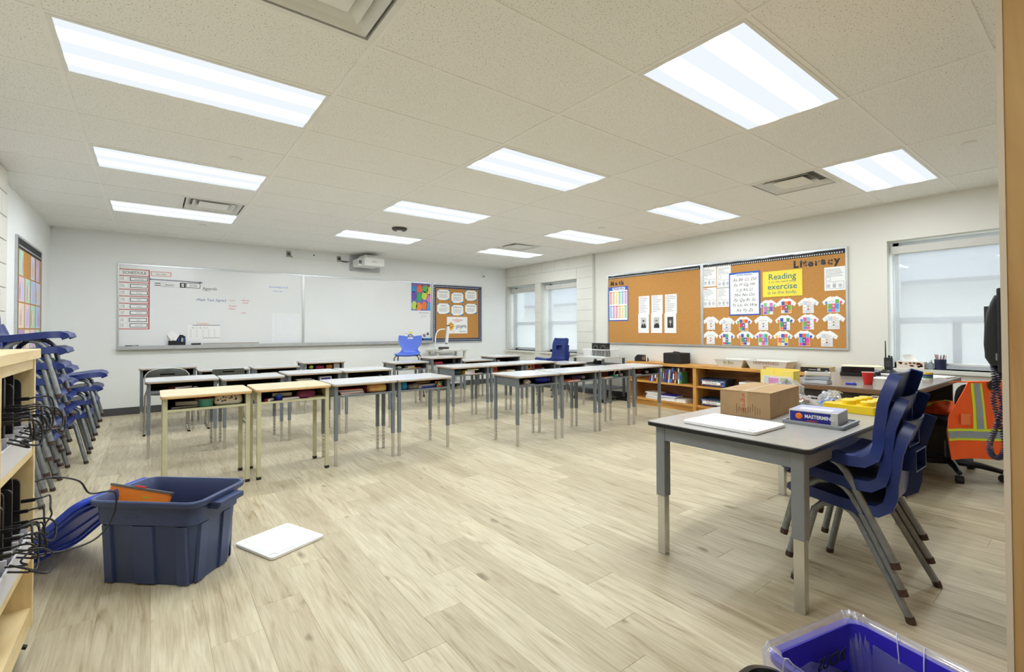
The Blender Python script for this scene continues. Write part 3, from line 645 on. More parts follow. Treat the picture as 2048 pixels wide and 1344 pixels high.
# portrait sheets
M_PH = mat('photo_grey', (150,150,150), .6, var=.3, scale=20); names3 = [('Rene Descartes', 'bearded man in a dark suit', 3.87), ('Isaac Newton', 'man in a dark coat', 3.622), ('Marie Agnesi', 'woman in a dark dress', 3.372)]
hdr = ['tall report sheet with a suited-man portrait, left of three', 'tall report sheet with a broad-shouldered portrait, middle of three', 'tall report sheet with a dark-gowned portrait, right of three']
for k in range(3):
    t = thing('portrait_report', hdr[k], 'paper', group='mathematician reports', **RIGHT(names3[k][2], 1.105, .0135))
    B().box(.0,.207,.30,.60,0,.0012).build('text_sheet', M_PAPER, t); B().box(-.012,.195,.0,.31,.0012,.0024).build('portrait_sheet', M_PAPER, t); b = B(); random.seed(k)
    for j in range(9): b.box(.02, .09+.1*random.random(), .555-.027*j, .561-.027*j, .0012, .0016)
    b.build('print', M_INK, t); text('Mathematicians', .02, pc(180,60,70), t, .02, .575, .0014)
    ph = B().box(.04,.145,.08,.25,.0024,.003).build('photograph', mat('photo_light', (196,196,194), .6, var=.1) if k != 2 else mat('photo_dark', (70,70,72), .6, var=.15), t)
    B().prism([(.045,.08),(.14,.08),(.138,.12),(.11,.15),(.075,.15),(.047,.12)] if k != 1 else [(.042,.08),(.144,.08),(.144,.125),(.12,.155),(.085,.155),(.05,.13)], .003, .0034).build('figure_body', pc(44,44,48), ph)
    B().prism([(.093+.02*math.cos(a), .178+.026*math.sin(a)) for a in [q*math.pi/6 for q in range(12)]], .0034, .0038).build('figure_head', pc(200,196,190), ph)
    B().prism([(.093+.023*math.cos(a), .186+.024*math.sin(a)) for a in [q*math.pi/8 for q in range(9)]], .0038, .0042).build('figure_hair', pc(60,58,58) if k == 0 else pc(120,118,116), ph)
    if k != 1: B().prism([(.088,.15),(.098,.15),(.093,.1)], .0036, .004).build('shirt_front', pc(226,226,224), ph)
# worksheets
def worksheet(y, z, wd, ht, label, seed, red=False):
    t = thing('worksheet', label, 'paper', group='worksheets on the Literacy board', **RIGHT(y, z, .0135)); B().box(0,wd,0,ht,0,.0012).build('sheet', M_PAPER, t); random.seed(seed); b = B()
    for j in range(6): b.box(.015, wd*(.5+.42*random.random()), ht-.03-.016*j, ht-.026-.016*j, .0012, .0016)
    b.add(*[[(0,0,0)],[]]) if False else None
    for (x0, x1, y0, y1) in ((.015, wd*.45, .02, ht*.38), (wd*.52, wd-.015, .02, ht*.38), (.015, wd*.3, ht*.42, ht*.58)):
        b.box(x0,x1,y0,y0+.003,.0012,.0016).box(x0,x1,y1-.003,y1,.0012,.0016).box(x0,x0+.003,y0,y1,.0012,.0016).box(x1-.003,x1,y0,y1,.0012,.0016)
    b.build('print', M_INK, t)
    for j in range(3):
        cx, cy = wd*(.2+.28*j), ht*.2; B().prism([(cx+.02*math.cos(a), cy+.025*math.sin(a)) for a in [q*math.pi/5 for q in range(10)]], .0012, .0016).build('drawing', pc(196,198,204), t)
    if red: B().box(.015,.07,ht-.02,ht-.01,.0012,.0018).build('heading', pc(214,80,90), t)
worksheet(2.735,1.775,.205,.275,'printed worksheet, top left of four beside the alphabet poster',1); worksheet(2.52,1.737,.2,.31,'printed worksheet, top right of four beside the alphabet poster',2)
worksheet(2.735,1.473,.205,.285,'worksheet with a red heading beside the alphabet poster',3,True); worksheet(2.522,1.474,.198,.27,'printed worksheet, lower right of four beside the alphabet poster',4)
worksheet(1.183,1.614,.213,.277,'lone worksheet pinned under the Literacy heading',5)
t = thing('alphabet_poster', 'white cursive alphabet poster with a blue edge', 'poster', **RIGHT(2.345, 1.35, .0160))
B().box(0,.42,0,.587,0,.0012).build('sheet', pc(50,92,190), t); B().box(.016,.40,.016,.56,.0012,.0018).build('panel', M_PAPER, t); B().box(.09,.33,.53,.566,.0018,.0024).build('title_panel', pc(214,226,244), t); text('Cursive Alphabet', .03, pc(40,60,120), t, .21, .54, .0026, align='CENTER')
rows = ['Aa Bb Cc Dd', 'Ee Ff Gg Hh', 'Ii Jj Kk Ll', 'Mm Nn Oo', 'Pp Qq Rr Ss', 'Tt Uu Vv Ww', 'Xx Yy Zz']; b = B()
for k, r_ in enumerate(rows): text(r_, .056, M_INKD, t, .208, .465-.069*k, .002, align='CENTER', shear=.35, space=1.05); b.box(.03,.39,.452-.069*k,.4535-.069*k,.0018,.0021)
b.build('ruling', pc(180,196,224), t)
t = thing('reading_poster', 'yellow poster saying reading is to the mind what exercise is to the body', 'poster', **RIGHT(1.892, 1.577, .0160))
B().box(0,.472,0,.33,0,.0012).build('sheet', pc(244,222,70), t); TE = pc(40,120,130)
text('Reading', .105, TE, t, .236, .222, .0014, align='CENTER', bold=.001); text('is to the mind what', .042, TE, t, .236, .178, .0014, align='CENTER'); text('exercise', .105, TE, t, .236, .095, .0014, align='CENTER', bold=.001); text('is to the body.', .06, TE, t, .236, .035, .0014, align='CENTER')
# paper shirts
SH = [(.0,.125),(.045,.165),(.085,.19),(.1,.182),(.135,.182),(.15,.19),(.19,.165),(.235,.125),(.215,.085),(.178,.108),(.178,.0),(.057,.0),(.057,.108),(.02,.085)]
PAL = {'w': [(244,244,242)], 'p': [(150,90,200),(120,200,120),(236,236,240),(210,120,200)], 'g': [(110,180,70),(70,90,170),(240,150,50),(220,80,70)], 'b': [(90,150,220),(236,90,160),(130,200,230),(110,180,90)],
       'r': [(230,90,80),(70,110,200),(80,170,110),(236,236,232)], 'o': [(240,130,60),(60,80,190),(236,236,232),(80,160,100)], 'y': [(250,200,60),(60,190,200),(80,90,190),(240,110,80)], 'm': [(230,70,170),(80,70,190),(236,110,60),(100,190,220)], 'l': [(226,226,230),(206,214,226),(230,218,222),(236,236,236)]}
def shirt(y, z, code, label, seed):
    t = thing('paper_shirt', label, 'paper craft', group='paper shirts on the Literacy board', **RIGHT(y, z, .0135 if seed % 2 else .0155)); random.seed(seed)
    B().prism(SH, 0, .0012).build('cutout', M_PAPER, t); cols = PAL[code]
    cells = [(.062,.098,.005,.036),(.10,.136,.005,.036),(.138,.174,.005,.036),(.062,.098,.04,.1),(.138,.174,.04,.1),(.062,.098,.104,.15),(.1,.136,.104,.15),(.138,.174,.104,.15),(.03,.056,.1,.13),(.18,.206,.1,.13)]
    ink = B()
    for i, (a, b_, c0, c1) in enumerate(cells):
        pick = random.random()
        if code == 'w' or (code == 'l' and pick < .5) or pick < .15: ink.box(a+.005, b_-.005, (c0+c1)/2, (c0+c1)/2+.003, .0012, .0016).box(a+.005, b_-.012, (c0+c1)/2-.01, (c0+c1)/2-.007, .0012, .0016)
        else: B().box(a, b_, c0, c1, .0012, .0018).build('colour_panel', pc(*cols[i % len(cols)]), t)
    ink.box(.059,.176,.037,.0385,.0012,.0016).box(.059,.176,.101,.1025,.0012,.0016).box(.0985,.0998,.004,.15,.0012,.0016).box(.1365,.1378,.004,.15,.0012,.0016).build('drawn_lines', M_INK, t)
    pn = B().box(.1,.1365,.04,.1,.0012,.0018).build('portrait_panel', pc(*(cols[1] if code not in 'wl' else (240,240,240))), t)
    B().prism([(.118+.010*math.cos(a), .074+.013*math.sin(a)) for a in [q*math.pi/5 for q in range(10)]], .0018, .0022).build('drawn_face', pc(232,206,176), pn)
    hc = random.choice([(60,40,30),(120,80,40),(30,30,30),(200,160,70)]); B().prism([(.107,.07),(.107,.085),(.113,.091),(.123,.091),(.129,.085),(.129,.07),(.126,.082),(.11,.082)], .0022, .0026).build('drawn_hair', pc(*hc), pn)
    B().prism([(.106,.041),(.13,.041),(.126,.058),(.11,.058)], .0018, .0022).build('drawn_shirt', pc(*random.choice([(70,110,200),(200,80,90),(90,160,110)])), pn)
S1 = [(1.945,1.352,'p','purple and green paper shirt touching the alphabet poster'),(1.728,1.362,'g','green, blue and orange paper shirt below the yellow poster'),(1.477,1.355,'l','mostly white paper shirt with a red collar in the top row'),(1.21,1.358,'b','white and blue paper shirt with a pink panel, top right of the shirts')]
S2 = [(2.735,1.155,'l','pale lilac paper shirt, leftmost of the middle shirt row'),(2.504,1.138,'l','white paper shirt with small red marks, second in the middle row'),(2.267,1.143,'g','bright blue and green paper shirt in the middle row'),(2.01,1.148,'w','white pencil-drawn paper shirt in the centre of the middle row'),(1.745,1.15,'o','white paper shirt with orange and purple panels in the middle row'),(1.48,1.155,'b','white paper shirt with a blue chest band in the middle row'),(1.21,1.158,'l','faint pink paper shirt, rightmost of the middle row')]
S3 = [(2.742,.95,'w','plain pencil-drawn paper shirt, leftmost of the bottom row'),(2.502,.945,'r','red, green and blue paper shirt, second in the bottom row'),(2.248,.948,'o','paper shirt with orange sleeves and blue squares in the bottom row'),(2.012,.948,'b','white paper shirt with a blue stripe in the middle of the bottom row'),(1.772,.95,'y','yellow, teal and purple paper shirt in the bottom row'),(1.526,.955,'m','magenta and purple paper shirt in the bottom row'),(1.283,.953,'l','washed-out pastel paper shirt, rightmost of the bottom row')]
for k, (y, z, cd, lb) in enumerate(S1+S2+S3): shirt(y, z, cd, lb, k)
# left wall art board
t = thing('art_board', 'cork board with pastel paintings on the left wall', 'cork board', **LEFT(5.54, .90)); 
B().box(.02,1.26,.02,1.19,.002,.012).build('cork_panel', M_CORK, t); frame_bars(0,1.28,0,1.21,.022,0,.02).build('frame', M_ALU, t); B().box(.022,1.258,1.09,1.188,.012,.0135).box(.022,.08,.022,1.09,.012,.0135).build('border_strip', M_INKD, t); b = B()
for k in range(40): b.box(.1+.029*k,.112+.029*k,1.115,1.127,.0135,.0142)
for k in range(34): b.box(.045,.06,.06+.03*k,.074+.03*k,.0135,.0142)
b.build('border_dots', M_PAPER, t); PAS = [(184,214,190),(176,150,196),(200,206,226),(226,196,206),(206,160,150),(180,196,226),(232,214,190),(200,180,210)]
for r_ in range(4):
    for k in range(4):
        if (r_, k) == (0, 1): continue
        a = thing('art_sheet', 'pastel painting, row %s column %s on the left wall board' % (['one','two','three','four'][r_], ['one','two','three','four'][k]), 'painting', group='pastel paintings on the left wall', **LEFT(5.64+.285*k, 1.73-.265*r_, .0135))
        c = PAS[(r_*3+k*5) % 8]; B().box(0,.2 if r_ == 0 else .255,0,.25,0,.0012).build('sheet', pc(*c), a); random.seed(r_*4+k)
        for q in range(3): x = .03+.06*q; B().prism([(x,.02),(x+.03,.03),(x+.045,.12),(x+.02,.2),(x-.01,.12)], .0012, .0018).build('brush_shape', pc(*PAS[(q*2+k+r_) % 8]), a)
# ================================================================ school desks
M_LAM = mat('grey_laminate', (204,205,206), .2, var=.02, scale=20)
M_LAMB = mat('beige_laminate', (226,204,166), .3, var=.03, scale=20)
M_EDGE = mat('tan_edge_band', (176,152,124), .5); M_EDGEB = mat('oak_edge_band', (206,164,104), .5)
M_DESK = mat('grey_desk_steel', (124,130,136), .4, .25, var=.05); M_DESKIN = mat('grey_desk_box', (52,52,54), .5, .2, var=.08); M_BEIGE = mat('beige_desk_steel', (200,196,160), .4, .1, var=.04)
M_HOLE = mat('punched_hole', (30,28,26), .8)
RX, RF, RB_ = .258, -.19, .185
def make_desk(beige=False):
    st, insm = (M_BEIGE, M_BEIGE) if beige else (M_DESK, M_CHROME)
    t = thing('school_desk', 'x', 'desk')
    zt = .705
    dt = B().rbox(-.284,.284,-.245,.245,zt-.016,zt,.04 if beige else .03,4).build('desktop', M_LAMB if beige else M_LAM, t)
    B().rbox(-.2845,.2845,-.2455,.2455,zt-.020,zt-.009,.04 if beige else .03,4).build('edge_band', M_EDGEB if beige else M_EDGE, dt)
    B().box(-.245,.245,RF-.012,RB_+.012,.597,.600).box(-.245,.245,RB_+.006,RB_+.012,.60,zt-.022).build('book_box', mat('beige_desk_box', (84,72,54), .5) if beige else M_DESKIN, t)
    for s in (-1, 1): B().box(s*.251-.006, s*.251+.006, RF+.012, RB_-.012, .592, zt-.022).build('side_panel', st, t)
    B().box(-.245,.245,RF-.014,RF-.002,.586,.604).build('front_rail', st, t, bevel=.002)
    for sx in (-1, 1):
        for y in (RF, RB_):
            a, bw = .0145, .0145
            lg = B().box(sx*RX-a, sx*RX+a, y-bw, y+bw, .0 if beige else .215, zt-.022).build('leg', st, t, bevel=.002)
            if beige: B().box(sx*RX-.0155, sx*RX+.0155, y-.0155, y+.0155, 0, .022).build('rubber_foot', M_BLACK, lg)
            else:
                B().box(sx*RX-.0115, sx*RX+.0115, y-.0115, y+.0115, 0, .2155).build('leg_insert', insm, lg, bevel=.0015)
                if y > 0:
                    b = B()
                    for q in range(5): b.box(sx*RX-.003, sx*RX+.003, y-.0121, y-.0113, .05+.035*q, .057+.035*q)
                    for q in range(2): b.box(sx*RX-.003, sx*RX+.003, y-.0151, y-.0143, .24+.035*q, .246+.035*q)
                    b.build('adjustment_holes', M_HOLE, lg)
    return t
DG, DBg = make_desk(), make_desk(True)
DESKS = {}
usedG = [False, False]
def desk(key, x, yf, beige, label, grp, ztop=.705, rz=0.):
    src, k = (DBg, 1) if beige else (DG, 0); loc = (x, yf-RF, 0)
    if usedG[k]: o = dup(src, loc, rz, label, grp)
    else: o = src; usedG[k] = True; o.location = loc; o.rotation_euler = (0,0,rz); o['label'] = label; o['group'] = grp
    o.scale = (1, 1, ztop/.705); DESKS[key] = (x, yf-RF, .60*ztop/.705, rz); return o
grp = 'grey student desks'
desk('L1a', .722, 3.16, True, 'beige student desk holding a patterned pencil case, nearest the blue tote', 'beige student desks')
desk('L1b', 1.315, 3.158, True, 'beige student desk holding a purple pouch', 'beige student desks')
desk('L1c', 1.905, 3.15, False, 'grey student desk beside the beige pair holding a rainbow pouch', grp)
desk('L1d', 2.478, 3.14, False, 'grey student desk with a colourful puzzle cube at the end of the near left row', grp)
desk('L2a', .625, 4.445, False, 'grey student desk behind the first beige desk with the grey bow-back chair beyond it', grp)
desk('L2b', 1.22, 4.44, False, 'grey student desk, second in the middle left row', grp, .69)
desk('L2c', 1.81, 4.43, False, 'grey student desk, third in the middle left row, holding a blue and white box', grp)
desk('L2d', 2.402, 4.40, False, 'grey student desk at the right end of the middle left row', grp)
desk('L3a', .55, 6.03, False, 'tall grey student desk nearest the schedule in the far left row', grp, .727)
desk('L3b', 1.13, 6.03, False, 'low grey student desk behind the grey chair with a slotted back', grp, .672)
desk('L3c', 1.74, 6.03, False, 'low grey student desk, third in the far left row', grp, .672)
desk('L3d', 2.36, 6.03, False, 'grey student desk at the right end of the far left row', grp, .714)
desk('R1a', 3.55, 2.72, False, 'grey student desk with a blue bottle at the left end of the near right row', grp, .703)
desk('R1b', 4.152, 2.71, False, 'grey student desk, second in the near right row', grp, .703)
desk('R1c', 4.727, 2.69, False, 'grey student desk, third in the near right row, holding white headphones', grp, .703)
desk('R1d', 5.336, 2.685, False, 'grey student desk at the right end of the near right row by the oak bookcase', grp, .703)
desk('R2a', 3.625, 4.11, False, 'grey student desk with yellow notebooks at the left end of the middle right row', grp, .70)
desk('R2b', 4.206, 4.11, False, 'grey student desk, second in the middle right row', grp, .70)
desk('R2c', 4.80, 4.10, False, 'grey student desk holding tape rolls, third in the middle right row', grp, .70)
desk('R2d', 5.425, 4.11, False, 'low grey student desk at the right end of the middle right row', grp, .66)
desk('R3a', 3.465, 5.52, False, 'grey student desk in front of the periwinkle chair', grp, .685)
desk('R3b', 4.08, 5.52, False, 'tall grey student desk in front of the white cart', grp, .737)
desk('R3c', 4.66, 5.52, False, 'low grey student desk right of the white cart in the far right row', grp, .667)
desk('R3d', 5.26, 5.52, False, 'grey student desk at the right end of the far right row by the blinds', grp, .712)
# writing on one desktop
for k, (nm, m_) in enumerate((('tape_strip', pc(206,212,216)),)):
    pass
# ---------------------------------------------------------------- desk contents
def at_desk(key, lx, ly):
    x, y, z, rz = DESKS[key]; return (x+lx*math.cos(rz)-ly*math.sin(rz), y+lx*math.sin(rz)+ly*math.cos(rz), z+.001)
def book(key, lx, ly, w_, d_, h_, c, label, rz=0., dz=0., name='exercise_book'):
    p = at_desk(key, lx, ly); t = thing(name, label, 'book', (p[0], p[1], p[2]+dz), rz)
    B().box(-w_/2,w_/2,-d_/2,d_/2,0,.0018).box(-w_/2,w_/2,-d_/2,d_/2,h_-.0018,h_).box(-w_/2,-w_/2+.002,-d_/2,d_/2,.0018,h_-.0018).build('cover', pc(*c), t)
    B().box(-w_/2+.002,w_/2-.004,-d_/2+.004,d_/2-.004,.0018,h_-.0018).build('pages', M_PAPER, t); return t
def pouch(key, lx, ly, w_, d_, h_, c, label, rz=0., c2=None):
    p = at_desk(key, lx, ly); t = thing('pencil_case', label, 'pencil case', p, rz); G = []
    for (s, z) in ((.82,0),(1,.2),(1,.55),(.9,.85),(.6,1.)):
        G.append([(x*s, y*s, z*h_) for x, y in rrect(-w_/2,w_/2,-d_/2,d_/2,min(w_,d_)*.35,4)])
    B().loft(G).build('body', c if not isinstance(c, tuple) else mat('pouch_%d_%d_%d' % c, c, .7, var=.12, bump=.3, rgb2=c2) , t, smooth=60)
    B().tube([(-w_*.42,-d_*.2,h_*.9),(0,-d_*.22,h_*.94),(w_*.42,-d_*.2,h_*.9)], .003, 6).build('zip', pc(120,110,110), t); return t
def bottle(key, lx, ly, r, h, c, label, capc=(230,230,230), lie=False, name='bottle'):
    p = at_desk(key, lx, ly); t = thing(name, label, 'bottle', (p[0], p[1], p[2]+(r if lie else 0)), rot=(R(90),0,R(70)) if lie else (0,0,0))
    B().lathe([(r*.9,0),(r,.006),(r,h*.68),(r*.55,h*.84),(r*.5,h*.86)], 16).build('body', mat('bottle_%d_%d_%d' % c, c, .2, var=.05), t, smooth=True); B().lathe([(r*.6,h*.86),(r*.6,h)], 14).build('cap', pc(*capc), t); return t
def tub(key, lx, ly, r, h, c, label, name='jar', lid=None, cat='jar'):
    p = at_desk(key, lx, ly); t = thing(name, label, cat, p)
    B().lathe([(r*.8,0),(r*.85,.002),(r,h*.9),(r,h),(r*.93,h),(r*.8,h*.15),(0.001,h*.15)], 20, cap=False).lathe([(.001,0),(r*.8,0)],20,cap=False).build('body', pc(*c), t, smooth=True)
    B().lathe([(r*1.04,h*.85),(r*1.06,h),(r*.9,h*1.05)] if lid else [(r*.9,h*.6),(r*.5,h*.75)], 20).build('lid' if lid else 'contents', pc(*(lid or (200,60,50))), t, smooth=True); return t
def carton(key, lx, ly, w_, d_, h_, c, label, rz=0., lc=(240,240,240), name='small_box', dz=0.):
    p = at_desk(key, lx, ly); t = thing(name, label, 'box', (p[0],p[1],p[2]+dz), rz); B().box(-w_/2,w_/2,-d_/2,d_/2,0,h_).build('box_body', pc(*c), t, bevel=.003); B().box(-w_*.38,w_*.38,-d_/2-.0012,-d_/2-.0002,h_*.25,h_*.75).build('front_label', pc(*lc), t); return t
def crumple(key, lx, ly, r, c, label, seed=1, name='crumpled_paper'):
    p = at_desk(key, lx, ly); random.seed(seed); b = B(); n, m = 10, 6; prof = []
    vs = []; 
    for i in range(m+1):
        for j in range(n):
            a = math.pi*i/m; q = 2*math.pi*j/n; rr = r*(.7+.5*random.random()); vs.append((rr*math.sin(a)*math.cos(q)*1.3, rr*math.sin(a)*math.sin(q), r*.75+rr*.75*math.cos(a)*.95))
    zmin = min(v[2] for v in vs); vs = [(x, y, z-zmin) for x, y, z in vs]
    o = b.add(vs, [(i*n+j, i*n+(j+1)%n, (i+1)*n+(j+1)%n, (i+1)*n+j) for i in range(m) for j in range(n)]).build(name, pc(*c), loc=p); return tag(o, label, 'paper')
def pen(key, lx, ly, l_, r, c, label, rz=0., capc=(40,40,44), name='marker', dz=0.):
    p = at_desk(key, lx, ly); t = thing(name, label, 'pen', (p[0],p[1],p[2]+dz), rz); B().cyl((-l_/2,0,r),(l_*.25,0,r),r,n=10).build('barrel', pc(*c), t); B().cyl((l_*.25,0,r),(l_/2,0,r),r*1.08,n=10).build('cap', pc(*capc), t); return t
# near left row
F_ = -.13
pc_pat = mat('cream_speckled_fabric', (232,220,188), .7, scale=22, rgb2=(240,232,206))
t = pouch('L1a', .135, F_+.01, .19, .09, .082, pc_pat, 'cream pencil case with small dark motifs in the first beige desk')
random.seed(5); x_, y_, z_, _r = DESKS['L1a']
for q in range(14):
    B().cbox(-.075+.15*random.random(), -.0455-.0, .02+.045*random.random(), .008+.006*random.random(), .001, .006+.006*random.random(), ry=random.random()*2).build('motif', pc(*random.choice([(40,60,90),(120,40,40),(60,60,60)])), t)
tub('L1a', -.01, F_+.01, .055, .058, (86,160,134), 'teal plastic bowl in the first beige desk', 'bowl', cat='bowl')
pouch('L1a', -.02, F_+.06, .12, .05, .075, (196,40,36), 'bright red pouch behind the teal bowl')
t = thing('tape_ring', 'dark red ring between the teal bowl and the cream case', 'tape', (at_desk('L1a', .07, F_)[0], at_desk('L1a', .07, F_)[1], at_desk('L1a',0,0)[2]+.037), rot=(R(90),0,R(15))); B().tube([(.03*math.cos(a),.03*math.sin(a),0) for a in [k*math.pi/10 for k in range(20)]], .007, 8, closed=True).build('ring', pc(150,34,44), t)
book('L1a', -.13, F_+.09, .2, .16, .012, (70,62,52), 'brown notebook at the left of the first beige desk', .1); book('L1a', -.10, F_+.10, .17, .14, .03, (96,84,64), 'thick tan notebook stacked in the first beige desk', -.2, .013)
pen('L1b', -.185, F_-.01, .075, .01, (190,40,50), 'red glue marker in the second beige desk', .9, (150,30,40)); pen('L1b', -.165, F_-.025, .08, .011, (238,236,226), 'white glue stick in the second beige desk', 1.0, (220,220,214), 'glue_stick')
tub('L1b', -.105, F_-.02, .026, .042, (28,60,190), 'small blue jar with a lighter lid in the second beige desk', lid=(60,140,220))
book('L1b', -.03, F_+.04, .17, .18, .022, (110,72,36), 'brown workbook in the second beige desk', .25); book('L1b', -.06, F_+.09, .15, .12, .03, (84,60,40), 'dark brown notebook leaning at the back of the second beige desk', -.2, .023)
pouch('L1b', .105, F_+.01, .15, .085, .062, (134,54,90), 'purple pouch in the second beige desk', .2); book('L1b', .17, F_, .13, .14, .008, (170,160,130), 'flat beige booklet beside the purple pouch', .1)
for q, c in enumerate(((206,206,200),(190,60,54),(70,130,100),(200,70,60))): book('L1c', -.12, F_+.03, .21, .19, .009+.003*(q == 1), c, ['white folder at the bottom of the red folder pile','red folder in the pile under the rainbow-pouch desk','green folder in the pile of the third near-left desk','top red folder of the pile in the third near-left desk'][q], .12-.08*q, .0122*q, 'folder')
t = pouch('L1c', .125, F_+.02, .19, .12, .075, (226,150,90), 'rainbow pastel pouch in the third near-left desk', 0, (236,206,120)); pouch('L1c', .03, F_+.03, .06, .06, .06, (110,30,40), 'dark red pouch beside the rainbow pouch')
pouch('L1d', -.195, F_+.01, .07, .1, .078, (30,140,190), 'teal blue pouch at the left of the puzzle-cube desk'); pouch('L1d', -.09, F_+.02, .15, .08, .045, (34,36,84), 'navy patterned pouch in the puzzle-cube desk', 0, (190,180,150))
carton('L1d', .04, F_+.07, .16, .06, .02, (176,140,92), 'wooden pencil box on the books in the puzzle-cube desk', .05, (190,156,104), 'pencil_box', .037)
book('L1d', .05, F_+.06, .19, .15, .036, (60,44,36), 'thick dark book in the puzzle-cube desk', .05); pen('L1d', .07, F_-.03, .17, .009, (60,80,190), 'long blue marker in the puzzle-cube desk', .12)
p = at_desk('L1d', .185, F_-.01); t = thing('puzzle_cube', 'colourful puzzle cube at the right of the last near-left desk', 'puzzle cube', p, .5)
B().box(-.027,.027,-.027,.027,0,.054).build('core', M_BLACK, t); random.seed(2); CC = [(240,120,40),(240,220,60),(40,90,200),(60,180,80),(230,60,50),(240,240,240)]
for i in range(3):
    for j in range(3):
        a, b_ = -.0265+.018*i, .0005+.018*j
        B().box(a,a+.017,-.0282,-.027,b_,b_+.017).build('sticker', pc(*random.choice(CC)), t); B().box(.027,.0282,a,a+.017,b_,b_+.017).build('sticker', pc(*random.choice(CC)), t); B().box(-.0282,-.027,a,a+.017,b_,b_+.017).build('sticker', pc(*random.choice(CC)), t); B().box(a,a+.017,a*0-.0265+.018*j,-.0265+.018*j+.017,.054,.0552).build('sticker', pc(*random.choice(CC)), t)
# middle left row
book('L2a', .0, F_, .2, .16, .014, (206,200,196), 'grey open booklet tilted in the desk behind the first beige desk', .3); book('L2a', -.02, F_+.03, .16, .12, .02, (120,60,60), 'maroon booklet under the desktop behind the first beige desk', .5, .016)
crumple('L2a', .10, F_, .018, (226,226,222), 'small crumpled tissue in the desk behind the first beige desk', 3)
book('L2a', -.2, F_, .1, .12, .006, (222,224,226), 'white card at the left of the desk behind the first beige desk')
carton('L2c', .12, F_, .13, .09, .05, (226,228,236), 'blue and white box in the third middle-left desk', 0, (60,60,160)); book('L2c', -.1, F_+.02, .19, .15, .03, (90,54,40), 'brown book in the third middle-left desk', .2); book('L2c', -.12, F_, .16, .13, .008, (200,190,170), 'cream booklet on the brown book of the third middle-left desk', .1, .031)
crumple('L2d', .16, F_, .02, (214,214,214), 'crumpled white paper in the last middle-left desk', 6); book('L2d', -.04, F_+.03, .2, .15, .02, (120,106,84), 'tan book in the last middle-left desk', .1)
book('L3c', -.1, F_+.02, .22, .15, .03, (92,70,50), 'dark brown book in the third far-left desk', .1); book('L3c', .12, F_, .15, .12, .018, (150,120,60), 'mustard booklet in the third far-left desk', 0)
t = thing('tennis_ball', 'yellow green ball in the last far-left desk', 'ball', at_desk('L3d', -.17, F_)); B().lathe([(.001,0),(.018,.006),(.03,.02),(.033,.033),(.03,.046),(.018,.06),(.001,.066)],16).build('ball', pc(204,220,90), t, smooth=True); B().tube([(.0335*math.cos(a)*.9,.0335*math.sin(a),.033+.016*math.cos(2*a)) for a in [k*math.pi/10 for k in range(20)]], .0015, 6, closed=True).build('seam', M_PAPER, t)
pouch('L3d', -.05, F_, .12, .06, .05, (150,40,70), 'raspberry pouch in the last far-left desk'); pouch('L3d', .08, F_, .09, .06, .06, (190,120,40), 'orange pouch in the last far-left desk'); carton('L3d', .185, F_, .08, .06, .07, (222,222,220), 'white box at the right of the last far-left desk', 0, (190,190,190))
# near right row
crumple('R1a', -.10, F_-.01, .035, (226,222,214), 'crumpled white paper in the blue-bottle desk', 8); bottle('R1a', .04, F_+.03, .038, .17, (26,46,170), 'blue water bottle lying in the first near-right desk', (40,60,180), True); book('R1a', -.12, F_+.02, .2, .16, .006, (190,186,176), 'thin grey booklet under the crumpled paper')
book('R1b', -.10, F_, .22, .17, .012, (214,116,90), 'coral red folder in the second near-right desk', .1, name='folder'); crumple('R1b', .13, F_, .025, (200,196,206), 'pale crumpled note in the second near-right desk', 9); pouch('R1b', .05, F_+.04, .18, .08, .05, (70,60,110), 'dark purple pouch in the second near-right desk')
book('R1c', -.13, F_, .2, .16, .012, (214,190,150), 'tan folder in the headphone desk', .2, name='folder'); pouch('R1c', -.08, F_+.07, .2, .08, .07, (96,50,40), 'brown pouch at the back of the headphone desk'); carton('R1c', .04, F_-.02, .09, .05, .022, (40,150,110), 'small green box in the headphone desk', .1, (60,170,130))
p = at_desk('R1c', .13, F_); t = thing('headphones', 'white headphones lying in the third near-right desk', 'headphones', p, .2)
B().tube([(.075*math.cos(a),.01,.02+.055*math.sin(a)) for a in [k*math.pi/12 for k in range(13)]], .008, 8).build('headband', pc(232,232,230), t, smooth=True)
for s in (-1, 1): B().lathe([(.028,0),(.034,.008),(.03,.028)],16,Matrix.Translation((s*.06,0,0))).build('ear_cup', pc(238,238,236), t, smooth=True)
crumple('R1d', -.06, F_+.03, .03, (170,50,34), 'dark red crumpled wrapper in the last near-right desk', 11, 'wrapper'); crumple('R1d', .07, F_, .025, (226,220,214), 'white crumpled paper in the last near-right desk', 12); pouch('R1d', .0, F_+.08, .2, .06, .06, (80,44,36), 'dark brown pouch in the last near-right desk'); book('R1d', -.17, F_, .12, .14, .012, (120,150,150), 'teal grey booklet in the last near-right desk')
